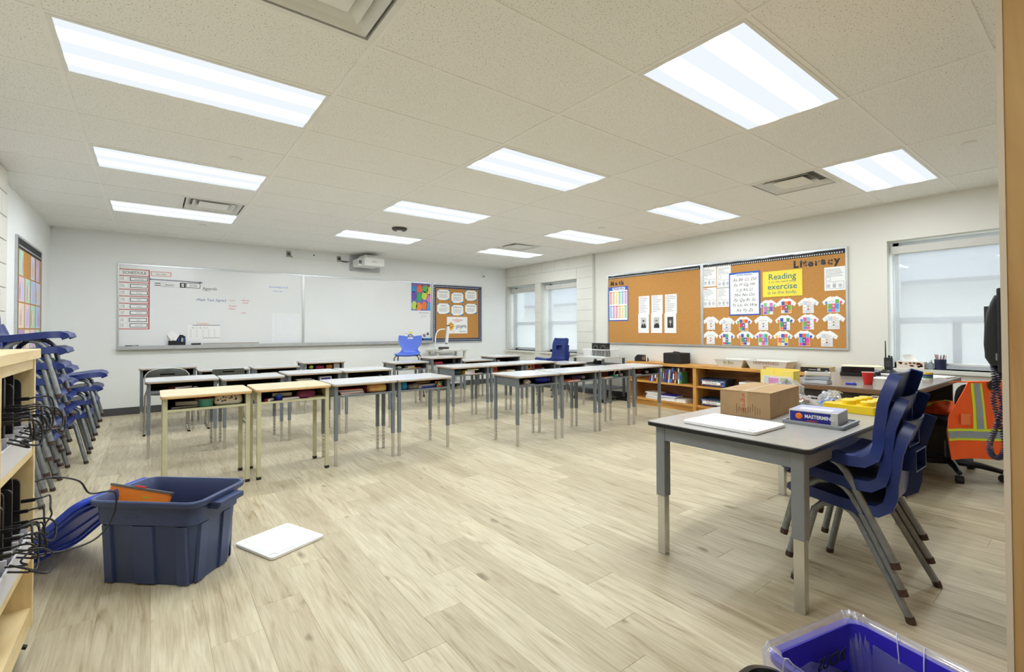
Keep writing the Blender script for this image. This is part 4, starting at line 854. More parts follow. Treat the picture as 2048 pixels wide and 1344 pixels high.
# middle right row
pouch('R2a', -.17, F_, .12, .08, .07, (26,60,46), 'dark green pouch in the yellow-notebook desk', 0, (60,90,76)); book('R2a', -.02, F_+.03, .19, .16, .05, (206,160,50), 'thick yellow notebook in the first middle-right desk', .25); book('R2a', .05, F_, .16, .13, .014, (190,190,60), 'yellow green notebook atop the first', -.2, .051); book('R2a', .03, F_-.04, .22, .12, .006, (226,210,214), 'pinkish sheet sliding out of the yellow-notebook desk', .1); carton('R2a', .17, F_, .07, .05, .012, (190,200,196), 'pale eraser in the yellow-notebook desk', .1, (220,220,220), 'eraser')
carton('R2b', -.17, F_, .07, .05, .08, (206,120,60), 'orange box in the second middle-right desk', 0, (180,50,40)); book('R2b', .07, F_, .14, .12, .02, (222,196,160), 'beige book in the second middle-right desk'); book('R2b', -.03, F_, .2, .15, .009, (200,170,90), 'mustard folder under the beige book', .1, name='folder'); tub('R2b', -.215, F_, .018, .05, (206,206,196), 'small white jar in the second middle-right desk')
for q, (c, lx) in enumerate((((230,150,60),-.17),((210,50,40),-.115))):
    p = at_desk('R2c', lx, F_); t = thing('tape_roll', ['orange tape roll standing in the third middle-right desk','red tape roll standing in the third middle-right desk'][q], 'tape', (p[0],p[1],p[2]+.042), rot=(R(90),0,R(-35))); B().lathe([(.022,-.015),(.042,-.015),(.042,.015),(.022,.015),(.022,-.015)],20,cap=False).build('roll', pc(*c), t, smooth=True); B().lathe([(.018,-.014),(.022,-.014),(.022,.014),(.018,.014),(.018,-.014)],20,cap=False).build('core', pc(226,200,120), t)
pouch('R2c', .02, F_+.05, .15, .07, .065, (120,26,40), 'burgundy pouch in the tape-roll desk'); crumple('R2c', .08, F_-.01, .016, (206,190,180), 'tiny crumpled note in the tape-roll desk', 14); book('R2c', -.02, F_, .2, .14, .01, (150,150,148), 'grey folder in the tape-roll desk', 0, name='folder')
carton('R2d', .07, F_, .16, .06, .03, (222,196,160), 'beige flat box in the low desk near the block pier', 0, (206,180,140)); tub('R2d', -.2, F_, .02, .06, (206,206,190), 'small white pot in the low desk near the block pier')
# far right row
crumple('R3a', -.17, F_, .032, (214,216,214), 'grey white crumpled bag in the desk before the periwinkle chair', 15); carton('R3a', .02, F_+.02, .13, .08, .045, (216,214,206), 'white box in the desk before the periwinkle chair', .2); book('R3a', -.06, F_, .14, .1, .012, (206,204,198), 'grey booklet in the desk before the periwinkle chair', .1); pen('R3a', .03, F_-.04, .1, .009, (236,196,60), 'yellow highlighter in the desk before the periwinkle chair', .1, (236,180,50)); pen('R3a', .12, F_-.02, .12, .009, (214,110,60), 'orange marker in the desk before the periwinkle chair', .1, (200,90,50))
bottle('R3b', .16, F_, .032, .10, (70,72,76), 'dark tumbler with a pink cap in the tall desk', (200,40,70), name='tumbler'); pouch('R3b', -.13, F_, .16, .07, .04, (200,60,76), 'pinkish red pouch in the tall desk'); crumple('R3b', -.2, F_, .02, (200,200,196), 'pale crumpled paper in the tall desk', 16)
carton('R3d', -.15, F_, .05, .05, .04, (190,194,196), 'small pale box in the desk by the blinds', 0, (206,206,206))
# ================================================================ chairs
M_BLUE = mat('navy_polypropylene', (26,46,112), .32, var=.06, scale=8, bump=.06, bscale=300)
M_TUBE = mat('grey_tube_paint', (134,138,140), .4, .45, var=.16, scale=30)
PROF = [(.238,.400,.172),(.232,.418,.186),(.205,.428,.194),(.13,.424,.2),(.04,.412,.2),(-.05,.402,.197),(-.105,.404,.193),(-.138,.428,.184),(-.15,.475,.176),(-.152,.53,.176),(-.158,.565,.18),(-.170,.655,.186),(-.186,.71,.184),(-.202,.76,.172),(-.208,.778,.155)]
US = [-1.0,-.985,-.86,-.6,-.42,0,.42,.6,.86,.985,1.0]
def shell_mesh(hole=True, flange=.045):
    G = []
    for i, (y, z, hw) in enumerate(PROF):
        a = Vector(PROF[max(i-1,0)][:2]); b_ = Vector(PROF[min(i+1,len(PROF)-1)][:2]); t_ = (b_-a).normalized(); nrm = Vector((-t_.y, t_.x))   # points up / forward
        if nrm.y < 0 and z < .45: nrm = -nrm
        if z > .45 and nrm.x < 0: nrm = -nrm
        row = []
        for u in US:
            au = abs(u); dish = .018*au**2.5; off = dish if au < .9 else dish-.012
            if au == 1.0: off = dish-flange
            elif au > .98: off = dish-.004
            row.append((u*hw*(1 if au < 1 else 1.03), y+nrm.x*off, z+nrm.y*off))
        G.append(row)
    skip = {(10, 4), (10, 5)} if hole else ()
    G = [r_[::-1] for r_ in G]
    skip = {(10, 4), (10, 5)} if hole else ()
    return B().shell(G, .007, skip).mesh('seat_shell', smooth=50)
def make_blue_chair():
    t = thing('stacking_chair', 'x', 'chair')
    sh = link('seat_shell', shell_mesh(), M_BLUE, t)
    hw = .44*.182; b = B()
    for (x0, x1, z0, z1) in ((-hw,hw,.565,.571),(-hw,hw,.649,.655),(-hw,-hw+.006,.571,.649),(hw-.006,hw,.571,.649)): b.box(x0, x1, -.212, -.155, z0, z1)
    b.build('handle_rim', M_BLUE, sh, bevel=.002)
    for s in (-1, 1):
        lg = B().tube([(s*.175,.02,.385),(s*.18,-.01,.372),(s*.19,-.04,.345),(s*.216,-.212,.02)], .0150, 10).build('leg', M_TUBE, t, smooth=True)
        B().cyl((s*.216,-.211,.024),(s*.2175,-.2185,0),.0168,n=10).build('foot_cap', mat('worn_foot_cap', (70,50,40), .7, var=.3, scale=60), lg)
        lg = B().tube([(s*.17,.06,.385),(s*.176,.10,.375),(s*.185,.13,.345),(s*.214,.205,.02)], .0150, 10).build('leg', M_TUBE, t, smooth=True)
        B().cyl((s*.214,.204,.024),(s*.2155,.209,0),.0168,n=10).build('foot_cap', MATS['worn_foot_cap'], lg)
    B().tube([(-.175,.04,.388),(.175,.04,.388)], .010, 8).build('seat_bracket', M_TUBE, t)
    return t
BC = make_blue_chair(); bc_used = False
def blue_chair(x, y, z, rz, label, grp, tilt=0.):
    global bc_used
    if bc_used: return dup(BC, (x,y,z), rz, label, grp)
    bc_used = True; BC.location = (x,y,z); BC.rotation_euler = (0,0,rz); BC['label'] = label; BC['group'] = grp; return BC
ORD = ['bottom', 'second from the bottom', 'third from the bottom', 'fourth from the bottom', 'fifth from the bottom', 'sixth from the bottom', 'seventh from the bottom', 'top']
def stack(x, y, rz, n, dz, dl, where, grp):
    for k in range(n):
        nm = 'top' if k == n-1 else ORD[k]
        fx, fy = -math.sin(rz), math.cos(rz)
        blue_chair(x+fx*dl*k, y+fy*dl*k, dz*k, rz, 'blue plastic chair, %s of the stack %s' % (nm, where), grp)
stack(2.993, -.2375, 0, 3, .098, .022, 'pushed under the big grey table', 'blue chairs at the big table')
stack(6.05, 5.2, R(86), 3, .115, .012, 'before the block window', 'blue chairs by the blinds')
stack(-.388, 3.58, R(-90), 8, .103, .011, 'of eight behind the maple cart', 'tall stack of blue chairs')
stack(-.385, 4.31, R(-90), 5, .11, .006, 'between two others, left wall', 'middle stack of blue chairs')
stack(-.28, 4.80, R(-88), 4, .118, .03, 'farthest along the left wall', 'short stack of blue chairs')
# periwinkle high stool with a heart-shaped back
t = thing('high_stool', 'periwinkle blue high stool with a heart-shaped handled back by the whiteboard', 'stool', (3.85, 6.44, 0), R(-35))
M_PERI = mat('periwinkle_plastic', (84,112,206), .4, var=.04, scale=6); dzs = .325
PR2 = [(-.20,.405,.165),(-.215,.418,.19),(-.17,.43,.2),(-.05,.425,.205),(.08,.425,.2),(.13,.43,.19),(.165,.45,.165),(.18,.485,.138),(.188,.52,.145),(.196,.57,.18),(.204,.62,.2),(.210,.66,.205),(.215,.685,.205),(.22,.725,.20),(.222,.735,.19)]
G = [[(u*hw, y-.02*abs(u)**2*(1 if z > .47 else 0), z+dzs+.012*abs(u)**2-(.02*(1-abs(abs(u)-.55)/.55) if False else 0)-(.022*(abs(u) < .3) if z > .73 else 0)) for u in (-1,-.85,-.55,-.22,0,.22,.55,.85,1)] for (y, z, hw) in PR2]
sh = B().shell(G, .008, {(12,3),(12,4)}).build('seat_shell', M_PERI, t, smooth=50)
B().tube([(-.05,.221,.715+dzs),(-.035,.222,.75+dzs),(0,.222,.763+dzs),(.035,.222,.75+dzs),(.05,.221,.715+dzs)], .011, 8).build('handle', M_PERI, sh, smooth=True)
M_STL = mat('stool_leg_grey', (96,98,102), .35, .6, var=.05)
for sx in (-1, 1):
    for sy in (-1, 1): 
        lg = B().tube([(sx*.08,sy*.06-.02,.735),(sx*.17,sy*.13-.01,.735),(sx*.20,sy*.155-.01,.70),(sx*.235,sy*.215,.0)], .011, 8).build('leg', M_STL, t, smooth=True)
        B().cyl((sx*.2345,sy*.2145,.03),(sx*.2355,sy*.216,0),.014,n=10).build('foot_cap', M_BLACK, lg)
b = B(); b.tube([(-.216,-.187,.36),(.216,-.187,.36),(.216,.187,.36),(-.216,.187,.36)], .008, 8, closed=True).build('foot_ring', M_STL, t)
# two grey chairs on chrome sled legs
def grey_chair(x, y, label, bow, ztop):
    t = thing('sled_chair', label, 'chair', (x, y, 0), 0, 'grey sled chairs in the far left row'); M_G = mat('charcoal_plastic', (78,80,74), .4, var=.06)
    zs = .43
    PRg = [(.20,zs-.02,.18),(.19,zs,.195),(.05,zs-.008,.2),(-.1,zs-.005,.195),(-.15,zs+.02,.185)]
    B().shell([[(-u*hw, yy, zz+.012*u*u) for u in (-1,-.5,0,.5,1)] for yy, zz, hw in PRg], .008).build('seat', M_G, t, smooth=50)
    h = ztop; cols = [-1,-.8,-.36,0,.36,.8,1]
    if bow: rows_ = [(.56,.20),(.62,.205),(.66,.20),(.675,.19),(.70,.17),(.722,.12),(.732,.06)]
    else: rows_ = [(.53,.165),(.58,.17),(.64,.172),(.662,.172),(.678,.172),(.695,.17),(.705,.16)]
    f = h/rows_[-1][0]; skipc = {(2,2),(2,3)} if bow else {(3,2),(3,3)}
    bk = B().shell([[(-u*hw, -.195-.02*(zz-.53)+.02*u*u, zz*f) for u in cols] for zz, hw in rows_], .012, skipc).build('backrest', M_G, t, smooth=50)
    if bow: B().tube([(-u*hw*1.01, -.2-.02*(zz-.53)+.02*u*u, zz*f+.003) for u, (zz, hw) in [(1,rows_[0]),(1,rows_[2]),(1,rows_[4]),(1,rows_[5]),(1,rows_[6]),(-1,rows_[6]),(-1,rows_[5]),(-1,rows_[4]),(-1,rows_[2]),(-1,rows_[0])]], .006, 6).build('back_rim', mat('pale_rim', (196,196,190), .35, .3), bk)
    for s in (-1, 1):
        fr = B().tube([(s*.17,-.2,h-.1),(s*.18,-.2,.5),(s*.2,-.2,.44),(s*.205,-.23,.02),(s*.205,-.215,.012),(s*.205,.19,.012),(s*.205,.21,.02),(s*.2,.16,.40),(s*.17,.14,.42)], .011, 8).build('sled_leg', M_CHROME, t, smooth=True)
        for yy in (-.2, .18): B().box(s*.205-.013,s*.205+.013,yy-.03,yy+.03,0,.012).build('glide', M_BLACK, fr)
grey_chair(.53, 5.86, 'grey bow-back chair with a pale rim tucked at the tall far-left desk', True, .735)
grey_chair(1.135, 5.88, 'grey square-back chair with a slot handle in the far left row', False, .70)
# ================================================================ left side: laptop cart, tote and lids
cx0, cx1, cy0, cy1 = -.42, .045, .25, 1.49
t = thing('laptop_cart', 'pale maple storage cart full of laptops at the left edge', 'storage cart', (0, 0, 0))
B().box(cx0-.01, cx1+.012, cy0-.012, cy1+.012, 1.066, 1.102).build('top_panel', M_MAPLE, t, bevel=.003)
for y0, y1 in ((cy0, cy0+.025), (.965, .99), (cy1-.022, cy1)): B().box(cx0, cx1, y0, y1, .085, 1.066).build('side_panel', M_MAPLEZ, t, bevel=.0015)
B().box(cx0, cx0+.012, cy0+.025, cy1-.022, .085, 1.066).build('back_panel', M_MAPLEZ, t)
for z in (.156, .36, .735):
    for y0, y1 in ((cy0+.025, .965), (.99, cy1-.022)): B().box(cx0+.012, cx1-.004, y0, y1, z-.025 if z > .2 else .085, z).build('shelf', M_MAPLE, t)
B().box(cx1-.03, cx1-.004, .99, cy1-.022, 1.03, 1.066).build('top_rail', M_MAPLE, t)
for z in (.25, .60, .86, .92): B().cyl((cx1-.12,cy1-.0225,z),(cx1-.12,cy1-.021,z),.004,n=8).build('shelf_pin_hole', M_HOLE, t)
for x, y in ((cx1-.05, cy1-.12), (cx0+.06, cy1-.12), (cx1-.05, cy0+.12), (cx0+.06, cy0+.12)):
    cs = B().box(x-.03,x+.03,y-.03,y+.03,.078,.085).cyl((x,y,.05),(x,y,.08),.01).build('caster', M_ALU, t); B().cyl((x-.013,y+.01,.035),(x+.013,y+.01,.035),.035,n=20).build('wheel', M_BLACK, cs); B().cbox(x+.03,y-.005,.075,.05,.018,.008,ry=.5).build('brake_lever', M_BLACK, cs)
M_LAP = mat('laptop_black', (34,32,32), .45, var=.12, scale=30)
M_RACK = mat('white_wire_rack', (226,224,228), .4, var=.02)
sn = {.36: 'middle', .735: 'upper'}; lapm = {}
for z in (.36, .735):
    rk = thing('laptop_rack', 'white plastic charging rack on the %s cart shelf' % sn[z], 'rack', (0, 0, z), group='laptop racks')
    B().box(.015, .041, 1.0, 1.46, .0, .008).box(.035, .041, 1.0, 1.46, .008, .075).build('base', M_RACK, rk)
    for k in range(12): B().box(-.04, .035, 1.005+.040*k, 1.011+.040*k, .008, .10 if k % 2 else .06).build('divider', M_RACK, rk)
    for k in range(10):
        y = 1.03+.040*k; h = [.31,.265,.28,.25,.30,.27,.255,.29,.262,.275][(k+int(z*10)) % 10]
        nm = ['farthest','second','third','fourth','fifth','sixth','seventh','eighth','ninth','nearest'][9-k]
        la = thing('laptop', 'black laptop standing on the %s cart shelf, %s from the cart end' % (sn[z], nm), 'laptop', (-.088-.006*(k % 3), y-.001, z+.0085), group='laptops in the cart')
        prof = rrect(-.15,.11,0,h,.018,3)
        Mx = Matrix.Translation((0,.0,0)) @ Matrix.Rotation(R(90),4,'X')
        B().prism(prof, -.013, .0, Mx).build('base_half', M_LAP, la); B().prism([(a*.985-.001, b_*.985+.002) for a, b_ in prof], -.023, -.0145, Mx).build('lid_half', mat('laptop_lid', (44,40,38), .35, var=.1), la)
        B().box(-.1,.06,.0135,.0142,-.0,.002).build('hinge', M_INKD, la)
        # each laptop's charging lead
        random.seed(int(k*13+z*100)); r1, r2 = random.random(), random.random(); px = .022-.006*(k % 3); zp = h*(.45+.25*r1); yy = y+.011
        cb = thing('charging_cable', 'black charging lead of the %s-shelf laptop, %s from the cart end' % (sn[z], nm), 'cable', (px, yy, z+.0085+zp), group='charging leads')
        B().box(.001,.038,-.004,.004,-.006,.006).build('plug', M_BLACK, cb, bevel=.0015); out = .015+.05*r2; dn = zp-.075
        B().tube(crv([(.036,0,0),(.06,.002,.004),(.06+out*.7,-.01+.03*r1,.0),(.06+out,-.02+.05*r2,-.035),(.06+out*.95,-.03+.04*r1,-.07),(.05+out*.5,-.03,-dn*.85),(.075,-.03+.02*r2,-dn),(.035,-.06*r1-.01,-dn+.02)]) , .0030, 6).build('cord', M_BLACK, cb, smooth=True)
# one lead hangs out past the cart end over the blue lid
cb = thing('loose_cable', 'black lead looping out of the cart across the bright blue lid', 'cable', (.02, 1.50, .60)); 
B().tube(crv([(-.06,-.02,-.02),(0,0,0),(.07,.03,.005),(.14,.06,-.03),(.17,.08,-.09),(.22,.1,-.10),(.25,.12,-.12),(.245,.11,-.2),(.20,.07,-.27),(.12,.02,-.28),(.0,.0,-.265),(-.06,-.03,-.25)]), .0035, 6).build('cord', M_BLACK, cb, smooth=True); B().cyl((.068,.029,.006),(.085,.036,0),.006,n=8).build('clip', M_BLACK, cb)
# navy storage tote
M_TOTE = mat('slate_blue_polythene', (54,68,108), .42, var=.08, scale=7, bump=.08, bscale=200)
t = thing('storage_tote', 'open slate-blue plastic storage tote on the floor', 'storage tote', (.47, 1.872, 0), R(-42)); t.scale = (.91,.93,1)
def ring(hx, hy, r, z): return [(x, y, z) for x, y in rrect(-hx,hx,-hy,hy,r,5)]
bd = B().loft([ring(.215,.125,.05,.004), ring(.235,.145,.055,0), ring(.24,.15,.055,.012), ring(.262,.168,.06,.275), ring(.272,.176,.06,.28), ring(.277,.18,.06,.365), ring(.298,.195,.065,.366), ring(.302,.199,.065,.374), ring(.302,.199,.065,.388), ring(.296,.193,.06,.393), ring(.286,.184,.055,.392), ring(.272,.172,.055,.368), ring(.256,.16,.055,.27), ring(.234,.14,.05,.02), ring(.2,.11,.05,.016)]).build('body', M_TOTE, t, smooth=35)
def rib_on(side, a, w_):   # raised vertical rib on the sloping side wall
    b = B(); y0, y1 = (.15, .168); o = .010
    if side in (1, -1): b.add([(a-w_,side*(y0-.004),.005),(a+w_,side*(y0-.004),.005),(a+w_,side*(y1-.004),.274),(a-w_,side*(y1-.004),.274),(a-w_+.004,side*(y0+o),.008),(a+w_-.004,side*(y0+o),.008),(a+w_-.004,side*(y1+o),.276),(a-w_+.004,side*(y1+o),.276)], [(4,5,6,7),(0,1,5,4),(1,2,6,5),(2,3,7,6),(3,0,4,7)])
    else:
        s = side/2; x0, x1 = .24, .262; b.add([(s*(x0-.004),a-w_,.005),(s*(x0-.004),a+w_,.005),(s*(x1-.004),a+w_,.274),(s*(x1-.004),a-w_,.274),(s*(x0+o),a-w_+.004,.008),(s*(x0+o),a+w_-.004,.008),(s*(x1+o),a+w_-.004,.276),(s*(x1+o),a-w_+.004,.276)], [(4,5,6,7),(0,1,5,4),(1,2,6,5),(2,3,7,6),(3,0,4,7)])
    b.build('rib', M_TOTE, bd)
for s in (1, -1):
    for a, w_ in ((-.005,.058),(.195,.03),(-.20,.025)): rib_on(s, a, w_)
    for a in (-.1, .06): rib_on(2*s, a, .03)
for s in (1, -1): B().box(min(s*.298,s*.34),max(s*.298,s*.34),-.09,.09,.352,.364).box(min(s*.332,s*.345),max(s*.332,s*.345),-.09,.09,.338,.364).box(min(s*.276,s*.33),max(s*.276,s*.33),-.085,-.075,.33,.354).box(min(s*.276,s*.33),max(s*.276,s*.33),.075,.085,.33,.354).build('handle', M_TOTE, t, bevel=.003)
B().tube([(-.06+.035*math.cos(a),-.1825,.32+.012*math.sin(a)) for a in [k*math.pi/10 for k in range(20)]], .0012, 6, closed=True).build('embossed_oval', M_TOTE, bd)
# orange box in the tote
ob = thing('orange_package', 'orange cardboard package sticking out of the tote', 'package', (.475, 1.872, 0), R(-42))
Mo = Matrix.Translation((-.16,-.03,.345)) @ Matrix.Rotation(R(7),4,'Y') @ Matrix.Rotation(R(72),4,'X')
B().box(-.15,.16,-.06,.045,-.008,.008,Mo).build('sleeve', pc(240,130,30), ob); B().box(-.155,.165,.045,.055,-.01,.01,Mo).build('grey_edge', pc(96,94,90), ob)
B().box(-.03,.02,.0452,.062,-.006,.006,Mo).build('red_tab', pc(220,60,50), ob); B().box(-.145,-.10,.0,.025,.008,.0088,Mo).build('blue_badge', pc(50,70,170), ob); B().box(.05,.075,-.03,-.01,.008,.0088,Mo).build('barcode_label', M_PAPER, ob); B().box(.03,.06,.012,.018,.008,.0088,Mo).build('green_mark', pc(150,190,50), ob)
tx = text('ICE', .026, M_PAPER, ob, 0, 0, 0, bold=.0008); tx.matrix_local = Mo @ Matrix.Translation((-.14,.003,.0095))
# bright blue lid leaning on the tote
M_LID = mat('bright_blue_polythene', (38,66,190), .38, var=.05, scale=6)
t = thing('tote_lid', 'bright blue plastic lid leaning against the tote', 'lid', (0,0,0))
d = Vector((.38,-.34,.42)).normalized(); wv = Vector((.669,.743,0)); nn = d.cross(wv).normalized(); F0 = Vector((-.075,2.375,.022))
Ml = Matrix(((wv.x,d.x,nn.x,F0.x),(wv.y,d.y,nn.y,F0.y),(wv.z,d.z,nn.z,F0.z),(0,0,0,1)))
pl = lambda hx, y0, y1, r, z: [(x, y, z) for x, y in rrect(-hx,hx,y0,y1,r,5)]
B().loft([pl(.20,0,.57,.06,-.022), pl(.205,-.004,.574,.06,-.012), pl(.205,-.004,.574,.06,.004), pl(.19,.012,.558,.055,.010), pl(.16,.05,.52,.05,.010), pl(.155,.055,.515,.05,.002), pl(.12,.09,.48,.05,.002)][::1], True, Ml).build('panel', M_LID, t, smooth=40)
for hx, y0, y1, nm in ((.185,.02,.55,'inner_rim'),(.13,.08,.49,'inner_rim')): B().tube([Ml @ Vector((x, y, -.024)) for x, y in rrect(-hx,hx,y0,y1,.055,5)], .007, 6, closed=True).build(nm, M_LID, t, smooth=True)
B().tube([Ml @ Vector((-.1,.1,-.023)), Ml @ Vector((.02,.3,-.023)), Ml @ Vector((.1,.5,-.023))], .005, 6).build('stiffening_rib', M_LID, t)
# white tray lid on the floor
def white_lid(name, label, x, y, z, w_, d_, rz):
    t = thing(name, label, 'lid', (x, y, z), rz); M_WL = mat('white_plastic_lid', (240,240,238), .3, var=.015)
    rr = lambda a, z_: [(px, py, z_) for px, py in rrect(-w_/2+a,w_/2-a,-d_/2+a,d_/2-a,.02,4)]
    B().loft([rr(.004,0), rr(0,.003), rr(0,.015), rr(.004,.018), rr(.012,.018), rr(.018,.0125), rr(.04,.0125), rr(.044,.0095), rr(.06,.0095)]).build('panel', M_WL, t, smooth=40)
    for sx in (-1, 1):
        for sy in (-1, 1): B().tube([(sx*(w_/2-.018),sy*(d_/2-.05),.0135),(sx*(w_/2-.045),sy*(d_/2-.045),.0135),(sx*(w_/2-.05),sy*(d_/2-.018),.0135)], .0022, 6).build('corner_tab', M_WL, t)
    return t
white_lid('tray_lid', 'square white plastic lid lying on the floor', .957, 1.868, 0, .315, .335, R(22))
# low shelf, blue bins and yellow files behind the chair stacks
t = thing('low_bookcase', 'low pale bookcase mostly hidden behind the stacked chairs', 'bookcase', (-.655, 5.35, 0)); 
B().box(0,.28,0,.02,.0,.72).box(0,.28,1.2,1.22,0,.72).box(0,.28,0,1.22,.72,.745).box(0,.012,.02,1.2,.0,.72).build('carcass', M_MAPLEZ, t)
for z in (.04,.38): B().box(.012,.275,.02,1.2,z,z+.02).build('shelf', M_MAPLE, t)
for k in range(9):
    c = [(214,170,60),(200,150,70),(226,190,90),(150,110,60)][k % 4]; f = thing('file_folder', 'yellow-brown folder standing in the low bookcase, number %s from the near end' % ['one','two','three','four','five','six','seven','eight','nine'][k], 'folder', (-.62, 5.42+.05*k, .401), group='folders in the low bookcase'); B().box(0,.2,0,.03,0,.25).build('cover', pc(*c), f); B().box(.2001,.203,.006,.024,.05,.12).build('spine_label', M_PAPER, f)
for k, (y, c, lb) in enumerate(((5.45,(60,100,190),'blue bin on the low bookcase nearest the chairs'),(5.85,(60,100,190),'blue bin of papers on the low bookcase farther back'))):
    f = thing('paper_bin', lb, 'bin', (-.5, y, .7455)); B().loft([[(x,yy,0) for x,yy in rrect(-.1,.1,-.12,.12,.02,3)],[(x,yy,.12) for x,yy in rrect(-.12,.12,-.14,.14,.02,3)],[(x,yy,.12) for x,yy in rrect(-.112,.112,-.132,.132,.02,3)],[(x,yy,.01) for x,yy in rrect(-.09,.09,-.11,.11,.02,3)]]).build('tub', pc(*c), f); B().box(-.08,.08,-.09,.09,.011,.14).build('papers', pc(120,180,120) if k else M_PAPER, f)
# ================================================================ big grey table and what lies on it
M_TT = mat('table_grey_laminate', (176,174,170), .25, var=.03, scale=15)
t = thing('work_table', 'big grey-topped work table with a black edge and grey steel legs', 'table', (3.22, .17, 0))
tp = B().rbox(-.76,.76,-.385,.385,.672,.685,.025,4).build('table_top', M_TT, t); B().rbox(-.764,.764,-.389,.389,.664,.681,.028,4).build('edge_band', M_BLACK, tp)
M_TG = mat('table_grey_steel', (138,142,146), .4, .3, var=.05)
B().box(-.70,.70,-.355,-.335,.59,.664).box(-.70,.70,.335,.355,.59,.664).box(-.722,-.702,-.33,.33,.59,.664).box(.702,.722,-.33,.33,.59,.664).build('apron', M_TG, t)
for sx in (-1, 1):
    for sy in (-1, 1):
        x, y = sx*.70, sy*.328; lg = B().box(x-.026,x+.026,y-.026,y+.026,.30,.664).build('leg', M_TG, t, bevel=.003)
        B().box(x-.021,x+.021,y-.021,y+.021,0,.301).build('leg_insert', M_CHROME, lg, bevel=.002)
TZ = .6855
white_lid('tray_lid', 'long white plastic lid lying on the big grey table', 2.70, .215, TZ, .31, .37, R(-1))
t = thing('cardboard_box', 'closed brown cardboard box with red printed tape on the big table', 'box', (2.983, .161, TZ), R(6))
M_CARD = mat('brown_cardboard', (176,144,104), .8, var=.07, scale=9, bump=.1, bscale=120)
B().box(0,.50,0,.262,0,.136).build('carton', M_CARD, t, bevel=.002); B().box(-.002,.502,-.004,.129,.1365,.1395).box(-.002,.502,.133,.266,.1365,.1395).build('top_flaps', M_CARD, t)
B().box(.0,.50,.113,.149,.1397,.1402).box(-.0012,-.0002,.113,.149,.05,.1402).build('tape', mat('clear_tan_tape', (186,158,118), .3), t)
tx = text('angrow', .034, pc(190,60,44), t, -.0016, .143, .13, rot=(R(90),R(90),R(-90))); 
b = B(); random.seed(4)
for k in range(11): b.box(-.0008,-.0001,.05+.012*k,.053+.012*k,.012+.02*random.random(),.05+.03*random.random())
b.build('crease_marks', pc(120,94,64), t)
# game box on a grey tray
t = thing('grey_tray', 'flat grey tray under the blue game box', 'tray', (3.09, -.03, TZ), R(2)); B().rbox(-.13,.13,-.14,.13,0,.010,.02).build('base', pc(130,134,138), t); frame_bars(-.13,.13,-.14,.13,.012,.010,.018).build('rim', pc(150,154,158), t)
t = thing('game_box', 'blue board game box with an orange peg picture on the big table', 'game box', (3.08, -.03, TZ+.0105), R(6))
B().box(-.10,.10,-.105,.105,0,.062).build('carton', pc(206,206,196), t, bevel=.002)
B().box(-.1012,-.1002,-.075,.10,.004,.056).build('front_print', pc(32,36,140), t); B().box(-.085,.095,-.1,.1,.0622,.0632).build('lid_print', pc(176,176,206), t); B().box(-.06,-.0,-.07,.07,.0634,.0640).build('lid_label', pc(222,222,230), t)
tx = text('MASTERMIND', .024, M_PAPER, t, -.1016, .035, .026, rot=(R(90),0,R(-90)), bold=.0006, sx=.85)
B().lathe([(.001,.004),(.012,.004),(.016,0)],16,Matrix.Translation((-.1012,.06,.032)) @ Matrix.Rotation(R(-90),4,'Y')).build('orange_peg', pc(240,120,30), t); B().box(-.1018,-.1013,-.02,.025,.010,.015).build('strapline', pc(200,60,50), t)
# yellow studded tray
M_YEL = mat('yellow_plastic', (240,206,30), .35, var=.04)
t = thing('stud_tray', 'yellow plastic tray with round studs on the big table', 'tray', (3.70, -.055, TZ), R(-4)); B().rbox(-.16,.16,-.10,.16,0,.045,.012).build('base', M_YEL, t, bevel=.003)
for x, y in ((-.11,-.05),(-.03,-.055),(.05,-.055),(.12,-.05),(-.11,.04),(-.03,.04),(.05,.04),(.12,.04)): B().lathe([(.034,.045),(.034,.066),(.031,.069)],20,Matrix.Translation((x,y,0))).build('stud', M_YEL, t, smooth=True)
t = thing('clear_tub', 'shallow clear plastic tub behind the yellow tray', 'tub', (3.86, -.03, TZ), 0); 
t.location = (3.90, -.10, TZ); M_FILM = film_mat('clear_film', (.9,.9,.92), .12)
B().loft([ring(.05,.06,.02,0),ring(.06,.075,.02,.06),ring(.057,.072,.02,.06),ring(.047,.057,.02,.004)]).build('wall', M_FILM, t); B().tube([(x,y,.06) for x,y in rrect(-.061,.061,-.076,.076,.02,4)], .003, 6, closed=True).build('rim', pc(222,214,206), t)
# bags of building bricks
def bag(name, label, x, y, L_, W_, Hh, rz, cols, seed, z=TZ):
    t = thing(name, label, 'bag', (x, y, z), rz); random.seed(seed); 
    for k in range(46):
        a, r_ = random.random()*6.283, math.sqrt(random.random()); px, py = L_*.40*r_*math.cos(a), W_*.38*r_*math.sin(a); pz = .012+Hh*.62*random.random()*(1-r_*.75); s_z = .012+.012*random.random()
        B().cbox(px,py,pz+s_z*.3,s_z*1.6,s_z,s_z*.6,rz=a*3,rx=.6*random.random()).build('brick_piece', pc(*random.choice(cols)), t)
    n, m = 26, 7; G = []
    for i in range(m+1):
        a = math.pi/2*i/m; row = []
        for j in range(n):
            q = 2*math.pi*j/n; w_ = 1+.16*(random.random()-.5)+.12*math.sin(q*3+seed); row.append((L_*.5*math.cos(a)**.5*math.cos(q)*w_, W_*.5*math.cos(a)**.5*math.sin(q)*w_, max(.002, (Hh*math.sin(a))*(.8+.45*random.random()))))
        G.append(row)
    B().loft(G, False).build('film', M_FILM, t)
    for k in range(7):
        x0, y0 = L_*.35*(random.random()*2-1), W_*.3*(random.random()*2-1)
        B().tube(crv([(x0,y0,Hh*.85),(x0+.03,y0+.03*random.random(),Hh*1.0),(x0+.07,y0-.02,Hh*.8)],3), .0018, 4).build('film_fold', mat('film_crease', (232,234,238), .2), t)
